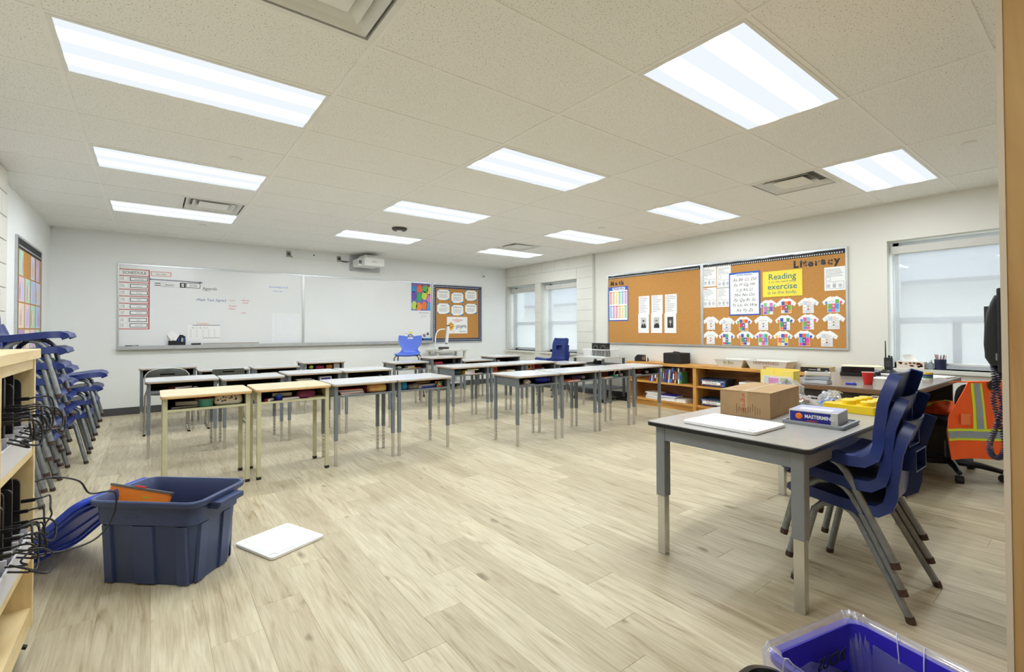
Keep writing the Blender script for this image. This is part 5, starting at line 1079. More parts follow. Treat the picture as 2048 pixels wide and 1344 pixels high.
CB = [(60,120,210),(110,170,230),(40,80,180),(236,236,240)]; CR = [(210,70,40),(230,130,50),(60,60,60),(90,160,190),(236,230,220)]
bag('brick_bag', 'clear bag of light and dark blue bricks on the big table', 3.72, .125, .24, .13, .085, .3, CB, 3); bag('brick_bag', 'clear bag of red and orange bricks beside the cardboard box', 3.62, .27, .2, .12, .055, -.2, CR, 5)
bag('crinkled_bag', 'silvery crinkled clear bag behind the cardboard box', 3.76, .40, .26, .13, .12, -.45, [(200,204,212),(170,176,190),(220,220,226),(120,124,130)], 8)
# yellow magazine file
t = thing('magazine_file', 'yellow cardboard file with pictures behind the cardboard box', 'file box', (3.90, .50, TZ), R(-4)); M_YC = pc(248,226,110)
B().box(-.04,.04,-.115,.115,0,.004).box(.036,.04,-.115,.115,.004,.20).box(-.04,.036,-.115,-.111,.004,.19).box(-.04,.036,.111,.115,.004,.19).prism([(-.115,.004),(.115,.004),(.115,.19),(.035,.19),(.03,.165),(-.02,.165),(-.025,.19),(-.115,.19)],.036,.04,Matrix(((0,0,-1,0),(-1,0,0,0),(0,1,0,0),(0,0,0,1)))).build('carton', M_YC, t)
B().box(-.0412,-.0402,-.10,.10,.045,.15).build('picture_panel', pc(232,222,214), t)
for (y, z, w_, h_, c) in ((.02,.085,.07,.05,(214,140,190)),(-.05,.10,.05,.04,(190,206,140)),(.07,.095,.035,.05,(206,206,206)),(-.08,.06,.035,.05,(150,170,220)),(.05,.055,.03,.03,(130,120,130))): B().box(-.0420,-.0413,y-w_/2,y+w_/2,z,z+h_).build('picture_patch', pc(*c), t)
# ================================================================ oak bookcase along the window wall
BX0, BZ = 6.40, .66
t = thing('oak_bookcase', 'long low golden-oak bookcase under the cork boards', 'bookcase', (0,0,0))
B().box(BX0-.01, XW-.012, .95, 3.86, BZ-.04, BZ).build('top_panel', M_OAK, t, bevel=.003)
M_OAKZ = wood('golden_oak_upright', (190,130,58), (222,170,92), .45, 'z', 2.6)
for y0, y1 in ((3.815, 3.85), (2.655, 2.705), (1.50, 1.55), (.96, .995)): B().box(BX0, XW-.03, y0, y1, .02, BZ-.04).build('upright', M_OAKZ, t, bevel=.002)
B().box(XW-.03, XW-.015, .96, 3.85, .02, BZ-.04).build('back_panel', M_OAKB, t)
for y0, y1 in ((2.705, 3.815), (1.55, 2.655), (.995, 1.50)):
    for z in (.105, .375): B().box(BX0+.008, XW-.03, y0, y1, z-.025, z).build('shelf', M_OAK, t)
B().box(BX0+.03, BX0+.05, .97, 3.84, 0, .08).build('plinth', M_OAK, t)
# books standing on the shelf
BC_ = [(40,60,150),(210,210,214),(60,120,200),(150,40,50),(230,200,90),(36,40,70),(240,240,240),(70,140,90),(190,90,60),(50,90,180)]
y = 3.46; k = 0
BN = ['first','second','third','fourth','fifth','sixth','seventh','eighth','ninth','tenth','eleventh','twelfth','thirteenth','fourteenth','fifteenth','sixteenth','seventeenth','eighteenth','nineteenth','twentieth']
random.seed(11)
while k < 18:
    w_ = .014+.016*random.random(); h_ = .17+.055*random.random(); c = BC_[k % 10]
    o = thing('storybook', '%s upright book on the upper oak shelf counted from the far end' % BN[k], 'book', (BX0+.04, y, .3755), group='books on the oak shelf'); o.rotation_euler = (R(5+4*random.random()) if k < 15 else 0, 0, 0)
    B().box(0,.16,-w_,0,0,h_).build('cover', pc(*c), o); B().box(-.001,.0,-w_+.003,-.003,h_*.3,h_*.75).build('spine_print', pc(*BC_[(k+3) % 10]), o); B().box(.004,.158,-w_+.002,-.002,h_,h_+.0006).build('pages', M_PAPER, o)
    y -= w_+.010; k += 1
o = thing('display_book', 'dark book with a golden figure facing out at the end of the shelf', 'book', (BX0+.05, 3.02, .3755), group=None); B().box(0,.02,-.11,.03,0,.23).build('cover', pc(36,28,22), o); B().prism([(-.07,.02),(-.02,.02),(-.015,.1),(-.03,.15),(-.06,.15),(-.072,.1)],-.0012,-.0002,Matrix(((0,0,1,0),(1,0,0,0),(0,1,0,0),(0,0,0,1)))).build('cover_picture', pc(190,130,60), o)
# flat books on the lower shelf
for k, (y_, z_, w2, d2, h2, c, lb) in enumerate(((3.42,0,.22,.20,.03,(190,196,206),'grey book at the bottom of the flat pile on the lower oak shelf'),(3.42,.031,.21,.20,.025,(220,220,216),'white book second in the flat pile on the lower oak shelf'),(3.41,.057,.2,.19,.022,(206,206,200),'pale book third in the flat pile on the lower oak shelf'),(3.42,.080,.24,.19,.02,(214,206,190),'cream book on top of the flat pile on the lower oak shelf'),(3.15,0,.26,.22,.05,(216,220,226),'thick white book under the blue binder on the lower shelf'),(3.15,.051,.27,.23,.028,(52,52,170),'blue binder lying on the lower oak shelf'),(2.93,0,.18,.2,.045,(228,226,216),'thick cream book at the right of the lower oak shelf'))):
    o = thing('flat_book', lb, 'book', (BX0+.14, y_, .106+z_), R(4*((k % 3)-1))); B().box(-d2/2,d2/2,-w2/2,w2/2,0,.003).box(-d2/2,d2/2,-w2/2,w2/2,h2-.003,h2).box(d2/2-.003,d2/2,-w2/2,w2/2,.003,h2-.003).build('cover', pc(*c), o); B().box(-d2/2+.003,d2/2-.003,-w2/2+.003,w2/2-.003,.003,h2-.003).build('pages', M_PAPER, o)
# decorated tubs
def deco_tub(y, z, label, textl, c=(32,52,70)):
    o = thing('storage_tub', label, 'tub', (BX0+.16, y, z+.0005)); B().loft([ring(.11,.17,.02,0),ring(.125,.19,.02,.10),ring(.135,.20,.02,.10),ring(.135,.20,.02,.108),ring(.12,.185,.02,.108),ring(.105,.165,.02,.006)]).build('tub_body', pc(*c), o)
    bd_ = B().add([(-.116,-.165,.012),(-.116,.165,.012),(-.127,.18,.095),(-.127,-.18,.095)],[(0,1,2,3)]).build('dotted_strip', pc(60,90,170), o); random.seed(int(y*100))
    for q in range(34): B().cbox(-.1225+(.0045 if q % 2 else -.003),-.16+.0097*q,(.028 if q % 2 else .08),.002,.012,.012,rx=.5).build('strip_dot', pc(*random.choice([(240,200,60),(220,70,60),(80,180,90),(240,240,240),(240,130,50)])), bd_)
    a = B().box(-.1285,-.1265,-.11,.15,.035,.07).build('name_label', M_PAPER, o); text(textl, .028, M_INKD, a, -.129, .02, .044, rot=(R(90),0,R(-90)), align='CENTER')
deco_tub(2.43, .375, 'tub with a rainbow-dotted strip on the upper oak shelf', 'Library Books'); deco_tub(2.43, .105, 'tub with a rainbow-dotted strip on the lower oak shelf', 'Class Games')
o = thing('blue_letter_tray', 'blue tray stacked with papers on the upper oak shelf', 'tray', (BX0+.16, 1.93, .3755)); B().box(-.12,.12,-.15,.15,0,.004).box(-.12,.12,-.15,-.146,.004,.07).box(-.12,.12,.146,.15,.004,.07).box(.116,.12,-.146,.146,.004,.07).build('tray', pc(40,80,190), o); B().box(-.125,.11,-.14,.14,.0705,.10).build('papers', M_PAPER, o)
o = thing('loose_papers', 'folded white papers sticking up from the lower tub', 'paper', (BX0+.15, 2.36, .1125)); B().cbox(0,0,.07,.16,.004,.13,rz=.5,rx=.35).build('sheet', M_PAPER, o)
# on top of the bookcase
o = thing('desktop_speaker', 'black speaker lying on the far end of the bookcase', 'speaker', (BX0+.15, 3.68, BZ), R(20)); B().prism([(-.1,0),(.1,0),(.1,.04),(.05,.10),(-.06,.105),(-.1,.06)],-.05,.05,Matrix(((0,0,1,0),(-1,0,0,0),(0,1,0,0),(0,0,0,1)))).build('case', M_BLACK, o, bevel=.008); B().cbox(-.052,-.05,.05,.004,.05,.05,rx=.1).build('grille', pc(120,96,76), o); B().box(-.054,-.05,-.1,-.085,.005,.09).build('trim', M_WHITE, o)
o = thing('black_cube_bag', 'black fabric cube bag with a strap on the bookcase', 'bag', (BX0+.16, 3.06, BZ), 0); B().box(-.13,.13,-.145,.145,0,.155).build('body', mat('black_fabric', (30,28,26), .8, var=.2, bump=.5, bscale=25), o, bevel=.012); B().tube(crv([(0,.06,.155),(0,.04,.168),(0,-.03,.165),(0,-.06,.155)]), .008, 6).build('strap', M_BLACK, o); B().box(-.132,-.13,-.13,.13,.12,.124).build('seam', pc(50,48,44), o)
def white_bin(y0, y1, label, txt, col):
    w2 = (y0-y1)/2; o = thing('paper_tray', label, 'bin', (BX0+.17, (y0+y1)/2, BZ)); B().loft([ring(.12,w2-.05,.01,0),ring(.15,w2-.008,.01,.10),ring(.155,w2,.01,.10),ring(.155,w2,.01,.107),ring(.146,w2-.012,.01,.107),ring(.115,w2-.055,.01,.005)]).build('tray', mat('white_bin_plastic', (226,224,216), .4, var=.02), o)
    for q, (tt, sz, dz) in enumerate(txt): text(tt, sz, pc(*col), o, -.139-.003*(1-q), 0, dz, rot=(R(107),0,R(-90)), align='CENTER')
    return o
white_bin(2.41, 1.995, 'white tray marked In Bin on the bookcase', [('In Bin', .06, .045)], (130,140,80)); o = white_bin(1.985, 1.47, 'white tray marked Unfinished Bin on the bookcase', [('UNFINISHED', .055, .062), ('BIN', .04, .018)], (180,120,120))
o = thing('black_game_case', 'flat black box marked 25 on the near end of the bookcase', 'box', (6.58, 1.21, BZ), R(6)); B().box(-.13,.13,-.145,.145,0,.062).build('carton', pc(190,176,140), o, bevel=.002); B().box(-.1312,-.1302,-.143,.143,.002,.06).build('front_print', pc(26,22,20), o); text('25', .034, M_PAPER, o, -.1316, -.06, .048, rot=(R(90),R(180),R(-90)), bold=.001); B().box(-.1316,-.1312,-.02,.06,.03,.036).build('strapline', pc(200,196,186), o); B().lathe([(.016,0),(.016,.0008)],16,Matrix.Translation((-.1312,-.115,.014)) @ Matrix.Rotation(R(-90),4,'Y')).build('badge', pc(150,210,220), o)
# ================================================================ grey utility cart with a basket near the bookcase
t = thing('utility_cart', 'grey steel utility cart holding the headphone basket', 'cart', (6.30, 4.35, 0)); M_UG = mat('utility_cart_grey', (104,110,114), .45, .3, var=.06)
for z, hh in ((.695,.02),(.58,.02),(.2,.02)): B().box(-.27,.27,-.33,.33,z,z+hh).build('shelf', M_UG if z < .69 else mat('utility_cart_top', (206,206,200), .4), t)
for sx in (-1, 1):
    for sy in (-1, 1): lg = B().box(sx*.25-.016,sx*.25+.016,sy*.31-.016,sy*.31+.016,.06,.695).build('leg', M_UG, t); B().cyl((sx*.25-.012,sy*.31,.03),(sx*.25+.012,sy*.31,.03),.03,n=16).build('wheel', M_BLACK, lg)
o = thing('power_brick', 'black adapter tangle on the middle shelf of the utility cart', 'adapter', (6.25, 4.3, .6005)); B().box(-.08,.06,-.05,.06,0,.05).build('body', M_BLACK, o, bevel=.008); B().tube(crv([(.06,0,.02),(.1,.08,.01),(.05,.16,.01),(-.05,.14,.01),(-.1,.2,.01)]), .005, 6).build('cord', M_BLACK, o)
t = thing('plastic_basket', 'white slatted plastic basket on the utility cart', 'basket', (6.30, 4.30, .7155)); M_WP = mat('white_plastic', (238,238,236), .4, var=.02)
B().box(-.17,.17,-.22,.22,0,.005).build('base', M_WP, t); B().tube([(x,y,.12) for x,y in rrect(-.19,.19,-.25,.25,.03,3)], .007, 6, closed=True).build('rim', M_WP, t)
for k in range(15):
    y = -.21+.03*k
    for s in (-1, 1): B().tube([(s*.168,y,.002),(s*.188,y*1.13,.12)], .0045, 4).build('slat', M_WP, t)
for k in range(10):
    x = -.15+.033*k
    for s in (-1, 1): B().tube([(x,s*.218,.002),(x*1.1,s*.248,.12)], .0045, 4).build('slat', M_WP, t)
for k, (y, lb) in enumerate(((4.42,'black boxed headphones at the left of the white basket'),(4.26,'black boxed headphones at the right of the white basket'))):
    o = thing('headphone_box', lb, 'headphone box', (6.31, y, .7215), R(-4)); B().box(-.03,.03,-.085 if k == 0 else -.115,.075,0,.215).build('carton', pc(34,32,30), o, bevel=.002)
    B().tube([(-.033,-.02+.05*math.cos(a),.12+.055*math.sin(a)) for a in [q*math.pi/10 for q in range(11)]], .008, 6).build('headphone_picture', pc(96,94,90), o)
o = thing('black_headset', 'black folded headset poking out of the white basket', 'headset', (6.25, 4.12, .7215)); B().lathe([(.04,0),(.05,.06),(.03,.13),(.01,.15)],14).build('ear_cups', M_BLACK, o, smooth=True); B().tube(crv([(0,.04,.1),(0,.0,.16),(0,-.05,.1)]), .007, 6).build('band', M_BLACK, o)
for k, (x, y, lb) in enumerate(((6.45,4.62,'white coiled cord on the floor behind the utility cart'),(6.52,4.2,'black cord on the floor by the bookcase end'))):
    o = thing('floor_cord', lb, 'cord', (x, y, 0)); b = B(); b.tube(crv([(.14*math.cos(a)*(1-.03*q), .10*math.sin(a)*(1-.02*q), .006+.003*(q % 3)) for q, a in enumerate([i*.9 for i in range(20)])], 3), .004, 6).build('coil', M_WHITE if k == 0 else M_BLACK, o); B().box(.1,.16,-.02,.02,0,.03).build('plug', M_WHITE if k == 0 else M_BLACK, o)
o = thing('power_bar', 'black power bar on the floor against the wall', 'power bar', (6.55, 4.03, 0)); B().box(-.03,.03,-.15,.15,0,.035).build('case', M_BLACK, o, bevel=.006); B().tube(crv([(0,.15,.02),(-.05,.3,.02),(-.1,.33,.3),(-.12,.32,.58)]), .004, 6).build('cord', M_BLACK, o)
# ================================================================ white document-camera cart at the front wall
t = thing('presentation_cart', 'grey-white presentation cart with a document camera by the front wall', 'cart', (5.03, 7.20, 0)); M_PW = mat('putty_plastic', (206,204,196), .45, var=.03)
B().rbox(-.36,.36,-.23,.23,.745,.77,.05).build('top_shelf', M_PW, t, bevel=.004); B().rbox(-.33,.33,-.21,.21,.40,.42,.04).build('middle_shelf', M_PW, t); B().rbox(-.33,.33,-.21,.21,.12,.14,.04).build('bottom_shelf', M_PW, t)
for sx in (-1, 1):
    for sy in (-1, 1): lg = B().box(sx*.30-.02,sx*.30+.02,sy*.17-.02,sy*.17+.02,.07,.745).build('leg', M_PW, t, bevel=.003); B().cyl((sx*.30-.012,sy*.17,.035),(sx*.30+.012,sy*.17,.035),.035,n=16).build('wheel', M_BLACK, lg)
t = thing('document_camera', 'white document camera with a curved neck on the presentation cart', 'document camera', (5.00, 7.18, .7705)); 
B().rbox(-.13,.27,-.12,.12,0,.02,.03).build('base', M_WHITE, t, bevel=.004); B().rbox(-.15,.02,-.10,.05,.0205,.06,.02).build('control_pad', pc(66,56,46), t, bevel=.008)
B().tube(crv([(-.23,0,.01),(-.235,0,.2),(-.21,0,.33),(-.14,0,.40),(-.02,0,.41)]), .012, 10).build('neck', M_WHITE, t, smooth=True); hd = B().cbox(.03,-.0,.30,.05,.05,.34,ry=.12).build('camera_head', M_WHITE, t, bevel=.008); B().lathe([(.02,0),(.02,.03)],14,Matrix.Translation((.01,-.0,.115))).build('lens', M_BLACK, hd); B().cbox(.052,0,.478,.05,.05,.02).build('top_cap', M_BLACK, hd)
B().tube(crv([(-.23,0,.05),(-.25,-.02,-.05),(-.2,-.05,-.1),(-.24,-.05,-.2)]), .004, 6).build('cord', M_INKD, t)
# ================================================================ teacher desk
t = thing('teacher_desk', 'dark teacher desk with a brown-edged top beneath the wide window', 'desk', (5.25, .345, 0)); M_TD = mat('desk_taupe_laminate', (134,122,112), .25, var=.05, scale=12)
tp = B().rbox(-.80,.80,-.445,.445,.714,.735,.015).build('desktop', M_TD, t); B().rbox(-.804,.804,-.449,.449,.700,.728,.017).build('edge_band', mat('brown_edge_band', (122,88,56), .5), tp)
for sx in (-1, 1): B().box(sx*.74-.012,sx*.74+.012,-.40,.40,0,.70).build('end_panel', mat('dark_desk_panel', (56,48,44), .5), t)
B().box(-.728,.728,.36,.375,.25,.70).build('modesty_panel', MATS['dark_desk_panel'], t)
pd = B().box(-.728,-.33,-.38,.358,.06,.70).build('drawer_pedestal', MATS['dark_desk_panel'], t)
for z in (.08,.28,.50): dr = B().box(-.72,-.34,-.393,-.381,z,z+.18).build('drawer', MATS['dark_desk_panel'], t); B().box(-.58,-.48,-.40,-.394,z+.13,z+.145).build('drawer_pull', M_ALU, dr)
DZ = .7355
o = thing('red_cup', 'red paper cup on the teacher desk', 'cup', (4.77, .225, DZ)); B().lathe([(.026,0),(.027,.002),(.040,.092),(.041,.094),(.038,.094),(.025,.004),(.001,.004)],24,cap=False).lathe([(.001,0),(.026,0)],24,cap=False).build('cup_body', pc(222,48,44), o, smooth=True); B().tube([(.040*math.cos(a),.040*math.sin(a),.094) for a in [q*math.pi/12 for q in range(24)]], .002, 6, closed=True).build('rim', pc(240,230,226), o)
o = thing('blue_clip', 'small blue plastic clip on the teacher desk edge', 'clip', (4.65, .30, DZ), R(100)); B().box(-.035,.035,-.012,.012,0,.014).build('jaw', pc(40,60,190), o, bevel=.004); B().cyl((-.02,-.014,.014),(-.02,.014,.014),.006,n=10).build('spring', pc(60,80,200), o)
for k, (z_, c, lb) in enumerate(((0,(200,204,210),'grey calculator at the bottom of the stack on the teacher desk'),(.03,(170,176,186),'grey calculator second in the stack on the teacher desk'),(.06,(216,210,196),'beige calculator on top of the stack on the teacher desk'))):
    o = thing('calculator', lb, 'calculator', (4.57, .50, DZ+z_), R(12*k)); B().rbox(-.055,.055,-.085,.085,0,.028,.01).build('case', pc(*c), o, bevel=.004); B().box(-.03,.04,-.07,.07,.0285,.030).build('key_field', pc(90,90,92), o)
for k, (x, y, z_, w2, d2, h2, c, rz, lb) in enumerate(((5.72,.55,0,.3,.24,.03,(40,42,48),.3,'black binder at the bottom of the pile by the window'),(5.72,.55,.031,.29,.23,.025,(180,184,190),.2,'grey folder in the pile by the window'),(5.74,.54,.057,.30,.22,.02,(226,220,190),.45,'cream booklet on the pile by the window'))):
    o = thing('desk_binder', lb, 'binder', (x, y, DZ+z_), rz); B().box(-d2/2,d2/2,-w2/2,w2/2,0,.003).box(-d2/2,d2/2,-w2/2,w2/2,h2-.003,h2).box(-d2/2,-d2/2+.003,-w2/2,w2/2,.003,h2-.003).build('cover', pc(*c), o); B().box(-d2/2+.004,d2/2-.004,-w2/2+.004,w2/2-.004,.003,h2-.003).build('pages', M_PAPER, o)
o = thing('hole_punch', 'black hole punch on the teacher desk behind the red cup', 'hole punch', (5.48, .50, DZ), R(20)); B().box(-.05,.05,-.13,.13,0,.03).build('base', M_BLACK, o, bevel=.005); B().prism([(-.05,.03),(.05,.03),(.02,.075),(-.05,.085)],-.12,.12,Matrix(((1,0,0,0),(0,0,-1,0),(0,1,0,0),(0,0,0,1)))).build('lever', mat('black_gloss', (24,24,28), .15), o, bevel=.005)
o = thing('two_way_radio', 'black two-way radio standing in its charger on the desk', 'radio', (6.0, .40, DZ)); B().lathe([(.07,0),(.072,.012),(.05,.03),(.045,.035)],20).build('charging_dock', M_BLACK, o, smooth=True)
rb = B().box(-.018,.018,-.032,.032,.03,.15).build('handset', M_BLACK, o, bevel=.005); B().cyl((0,.022,.15),(0,.022,.31),.0055,.004,n=8).build('antenna', M_BLACK, rb); B().cyl((0,-.005,.15),(0,-.005,.172),.008,n=10).build('knob', M_BLACK, rb); B().cyl((0,-.024,.15),(0,-.024,.165),.007,n=10).build('knob', M_BLACK, rb); B().box(-.0195,-.018,-.022,.022,.06,.12).build('speaker_grille', pc(50,50,52), rb)
for k, (x, y, rz, lb) in enumerate(((5.45,.25,.15,'white sheet on the middle of the teacher desk'),(5.68,.16,-.2,'white sheet overlapping another on the teacher desk'),(5.86,.30,.4,'white sheet near the radio on the teacher desk'))):
    o = thing('desk_paper', lb, 'paper', (x, y, DZ+.0012*k), rz); B().box(-.108,.108,-.14,.14,0,.001).build('sheet', M_PAPER, o); B().box(-.08,.06,-.1,.1,.001,.0012).build('print', mat('faint_print', (226,226,230), .7), o)
o = thing('wide_folder', 'pale open folder at the window end of the teacher desk', 'folder', (5.90, .05, DZ), R(-8)); B().box(-.12,.10,-.12,.14,0,.006).build('cover', pc(226,222,214), o); B().box(-.10,.09,-.11,.13,.006,.010).build('papers', M_PAPER, o)
o = thing('tape_stack', 'stack of yellow, blue and green tape rolls on the teacher desk', 'tape', (5.52, .02, DZ))
for q, c in enumerate(((226,222,212),(60,120,90),(50,60,130),(214,190,60))): B().lathe([(.018,.016*q),(.034,.016*q),(.034,.016*q+.0155),(.018,.016*q+.0155)],20).build('roll', pc(*c), o)
# window-sill things
SZ = .7405
o = thing('tissue_box', 'tissue box with brown leaf pattern and a pulled tissue on the sill', 'tissue box', (6.80, .40, SZ)); B().box(-.055,.055,-.115,.115,0,.075).build('carton', pc(226,214,200), o, bevel=.002); random.seed(9)
for q in range(16): yy, zz = -.1+.2*random.random(), .012+.05*random.random(); B().prism([(yy+.013*math.cos(a)*(1+.3*math.sin(3*a)), zz+.010*math.sin(a)) for a in [i*math.pi/4 for i in range(8)]],-.0556,-.0551,Matrix(((0,0,1,0),(1,0,0,0),(0,1,0,0),(0,0,0,1)))).build('leaf_print', pc(*random.choice([(130,70,50),(160,100,70),(110,60,44)])), o)
B().shell([[(.02*math.sin(u*3+v),-.05+.10*u+.02*v,.075+.075*v*(1-.4*abs(u-.5))) for u in (0,.25,.5,.75,1)] for v in (0,.4,.75,1.05)], .001).build('tissue', M_PAPER, o, smooth=60)
o = thing('clear_bottle', 'small clear sanitizer bottle beside the tissue box', 'bottle', (6.80, .245, SZ)); B().lathe([(.024,0),(.025,.003),(.025,.06),(.012,.075)],16).build('body', mat('clear_plastic', (214,222,228), .1, trans=.7, var=0), o, smooth=True); B().lathe([(.011,.075),(.012,.095)],14).build('cap', M_WHITE, o)
o = thing('pencil_cup', 'dark blue mesh cup of pens on the window sill', 'pencil cup', (6.80, .17, SZ)); B().lathe([(.040,0),(.045,.002),(.048,.105),(.045,.105),(.041,.004),(.001,.004)],20,cap=False).lathe([(.001,0),(.040,0)],20,cap=False).build('cup', pc(24,32,66), o, smooth=True); random.seed(6)
for q in range(11): a = q*.57; r_ = .02+.015*random.random(); B().cyl((r_*.5*math.cos(a),r_*.5*math.sin(a),.006),(r_*1.5*math.cos(a),r_*1.5*math.sin(a),.14+.02*random.random()),.0038,n=6).build('pen', pc(*[(230,230,230),(50,50,60),(200,90,80),(120,120,130),(214,170,150)][q % 5]), o)
# ================================================================ office chair with the safety vest
t = thing('office_chair', 'black office chair with armrests behind the blue chair stack', 'office chair', (5.50, -.11, 0), R(-36))
for k in range(5):
    a = R(72*k+20); x, y = .30*math.cos(a), .30*math.sin(a); arm = B().tube([(0.03*math.cos(a),.03*math.sin(a),.10),(x*.6,y*.6,.095),(x,y,.075)], [.03,.024,.018], 8).build('base_arm', M_BLACK, t, smooth=True); B().cyl((x-.022*math.sin(a),y+.022*math.cos(a),.028),(x+.022*math.sin(a),y-.022*math.cos(a),.028),.028,n=16).build('caster', M_BLACK, arm)
B().cyl((0,0,.08),(0,0,.26),.03).cyl((0,0,.26),(0,0,.40),.016).build('gas_lift', M_BLACK, t); M_UPH = mat('black_upholstery', (30,30,33), .85, var=.15, bump=.3, bscale=200)
B().loft([[(x,y,.40) for x,y in rrect(-.22,.22,-.20,.22,.08,4)],[(x,y,.42) for x,y in rrect(-.245,.245,-.23,.245,.09,4)],[(x,y,.465) for x,y in rrect(-.245,.245,-.23,.245,.09,4)],[(x,y,.485) for x,y in rrect(-.2,.2,-.19,.2,.08,4)]]).build('seat', M_UPH, t, smooth=50)
B().loft([[(x,-.27-.03*((z-.6)*2),z) for x,z in rrect(-.20,.20,.52,.98,.08,4)],[(x,-.24-.03*((z-.6)*2),z) for x,z in rrect(-.215,.215,.50,.99,.09,4)],[(x,-.215-.03*((z-.6)*2),z) for x,z in rrect(-.19,.19,.53,.97,.08,4)]]).build('backrest', M_UPH, t, smooth=50) if False else B().loft([[(x,-.30,z) for x,z in rrect(-.20,.20,.50,.72,.07,4)][::-1],[(x,-.275,z) for x,z in rrect(-.22,.22,.48,.745,.08,4)][::-1],[(x,-.24,z) for x,z in rrect(-.19,.19,.51,.71,.07,4)][::-1]]).build('backrest', M_UPH, t, smooth=50)
B().box(-.03,.03,-.30,-.28,.36,.60).box(-.03,.03,-.29,-.05,.36,.385).build('back_bar', M_BLACK, t)
for s in (-1, 1): ar = B().box(s*.28-.02,s*.28+.02,-.06,.08,.44,.64).box(min(s*.15,s*.28),max(s*.15,s*.28),-.03,.05,.385,.40).build('arm_post', M_BLACK, t); B().tube(crv([(s*.28,-.14,.63),(s*.28,-.05,.655),(s*.28,.08,.658),(s*.275,.17,.64)]), .026, 8).build('arm_pad', M_BLACK, ar, smooth=True)
# orange safety vest over the backrest
M_OR = mat('fluorescent_orange', (255,96,30), .75, var=.06, scale=10, bump=.2, bscale=30); M_LIME = pc(226,236,50); M_SIL = mat('reflective_tape', (150,156,164), .35, .3)
t = thing('safety_vest', 'orange safety vest with lime and silver stripes hung over the office chair', 'safety vest', (5.50, -.11, 0), R(-36))
zs = [.77,.70,.62,.52,.42,.32,.24,.21]
def vy(x, z): return -.335-.03*math.sin(x*14+z*5)*(.77-z)*1.6-.05*(.77-z)
hwz = lambda z: .17+.18*min(1,(.78-z)/.3)
B().shell([[(u*hwz(z), vy(u*hwz(z), z), z) for u in (-1,-.75,-.5,-.25,0,.25,.5,.75,1)] for z in zs], .006).build('back_panel', M_OR, t, smooth=60)
B().shell([[(u*.17, -.335+.16*v, .772-.02*v*v) for v in (0,.5,1)] for u in (-1,-.5,0,.5,1)], .005).build('shoulder', M_OR, t, smooth=60)
def strip(z0, z1, m, off, x0=None, x1=None, nm='stripe'):
    pts = [-1,-.75,-.5,-.25,0,.25,.5,.75,1]; G = []
    for z in (z1, z0):
        row = []
        for u in pts:
            x = u*hwz(z) if x0 is None else x0+(x1-x0)*(u+1)/2
            row.append((x, vy(x, z)-off, z))
        G.append(row)
    B().shell(G, .002).build(nm, m, t, smooth=60)
strip(.345,.43,M_LIME,.004); strip(.362,.412,M_SIL,.008,nm='reflective_stripe')
for x0 in (-.15, .09):
    for q, (z0, z1) in enumerate(((.43,.58),(.58,.76))):
        if q == 0 or True: strip(z0,z1,M_LIME,.004,x0-.012,x0+.072); strip(z0,z1,M_SIL,.008,x0+.008,x0+.052,nm='reflective_stripe')
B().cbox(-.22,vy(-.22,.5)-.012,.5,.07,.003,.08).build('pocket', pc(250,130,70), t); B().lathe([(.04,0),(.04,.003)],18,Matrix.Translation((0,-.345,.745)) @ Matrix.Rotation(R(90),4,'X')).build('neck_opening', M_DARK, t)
o = thing('orange_jacket', 'orange jacket bundled on the office chair seat', 'jacket', (5.50, -.11, .486), R(-36)); random.seed(21); vs = []
G = []
for i in range(7):
    a = math.pi/2*i/6; G.append([(.19*math.cos(a)**.7*math.cos(q)*(1+.1*math.sin(3*q+i)), .18*math.cos(a)**.7*math.sin(q)*(1+.1*math.sin(4*q)), .075*math.sin(a)*(1+.25*math.sin(5*q+i))) for q in [j*math.pi/10 for j in range(20)]])
B().loft(G).build('bundle', M_OR, o, smooth=60); B().tube([(-.15,.05,.05),(0,.02,.086),(.14,-.03,.055)], .014, 6).build('stripe', M_LIME, o)
# ================================================================ wooden upright with the wall telephone
t = thing('wooden_upright', 'tall maple panel at the right edge of the view', 'wood panel', (2.25, -.777, 0))
M_UP = wood('plain_sawn_maple', (196,148,88), (222,182,122), .4, 'z', 1.1)
B().box(.003,.60,-.70,0,0,CEIL-.004).build('panel', M_UP, t); B().box(0,.003,-.70,.0005,0,CEIL-.004).build('edge_facing', mat('pale_edge_facing', (226,196,156), .45, stretch=(1,9,1), rgb2=(206,168,116), scale=3), t) if False else B().box(0,.004,-.012,.001,0,CEIL-.004).build('edge_strip', pc(232,214,190), t)
t = thing('wall_telephone', 'black wall telephone handset hanging on the far side of the wooden upright', 'telephone', (2.30, -.776, 1.06)); M_PH2 = mat('phone_black', (34,36,40), .4, var=.06)
B().box(-.02,.10,0,.012,-.02,.22).build('back_plate', M_PH2, t, bevel=.004)
B().loft([[(x,y,z) for x,y in rrect(-.012,.05,.004,d2,.008,3)] for z, d2 in ((.0,.028),(.02,.038),(.06,.041),(.11,.039),(.15,.034),(.18,.026),(.20,.018))]).build('handset', M_PH2, t, smooth=50)
B().box(.018,.020,.02,.042,.02,.17).build('seam', pc(70,72,76), t); B().box(-.0135,-.012,.006,.016,.015,.035).build('logo_plate', pc(150,150,150), t)
pts = crv([(.0,.022,.0),(.0,.018,-.05),(-.01,.004,-.11),(-.02,.016,-.17),(-.02,.03,-.22),(-.015,.026,-.255),(-.01,.008,-.255),(-.005,.002,-.21),(0,.014,-.15),(.01,.024,-.09),(.01,.012,-.03),(.01,.01,.0)], 26); hel = []
n = len(pts)
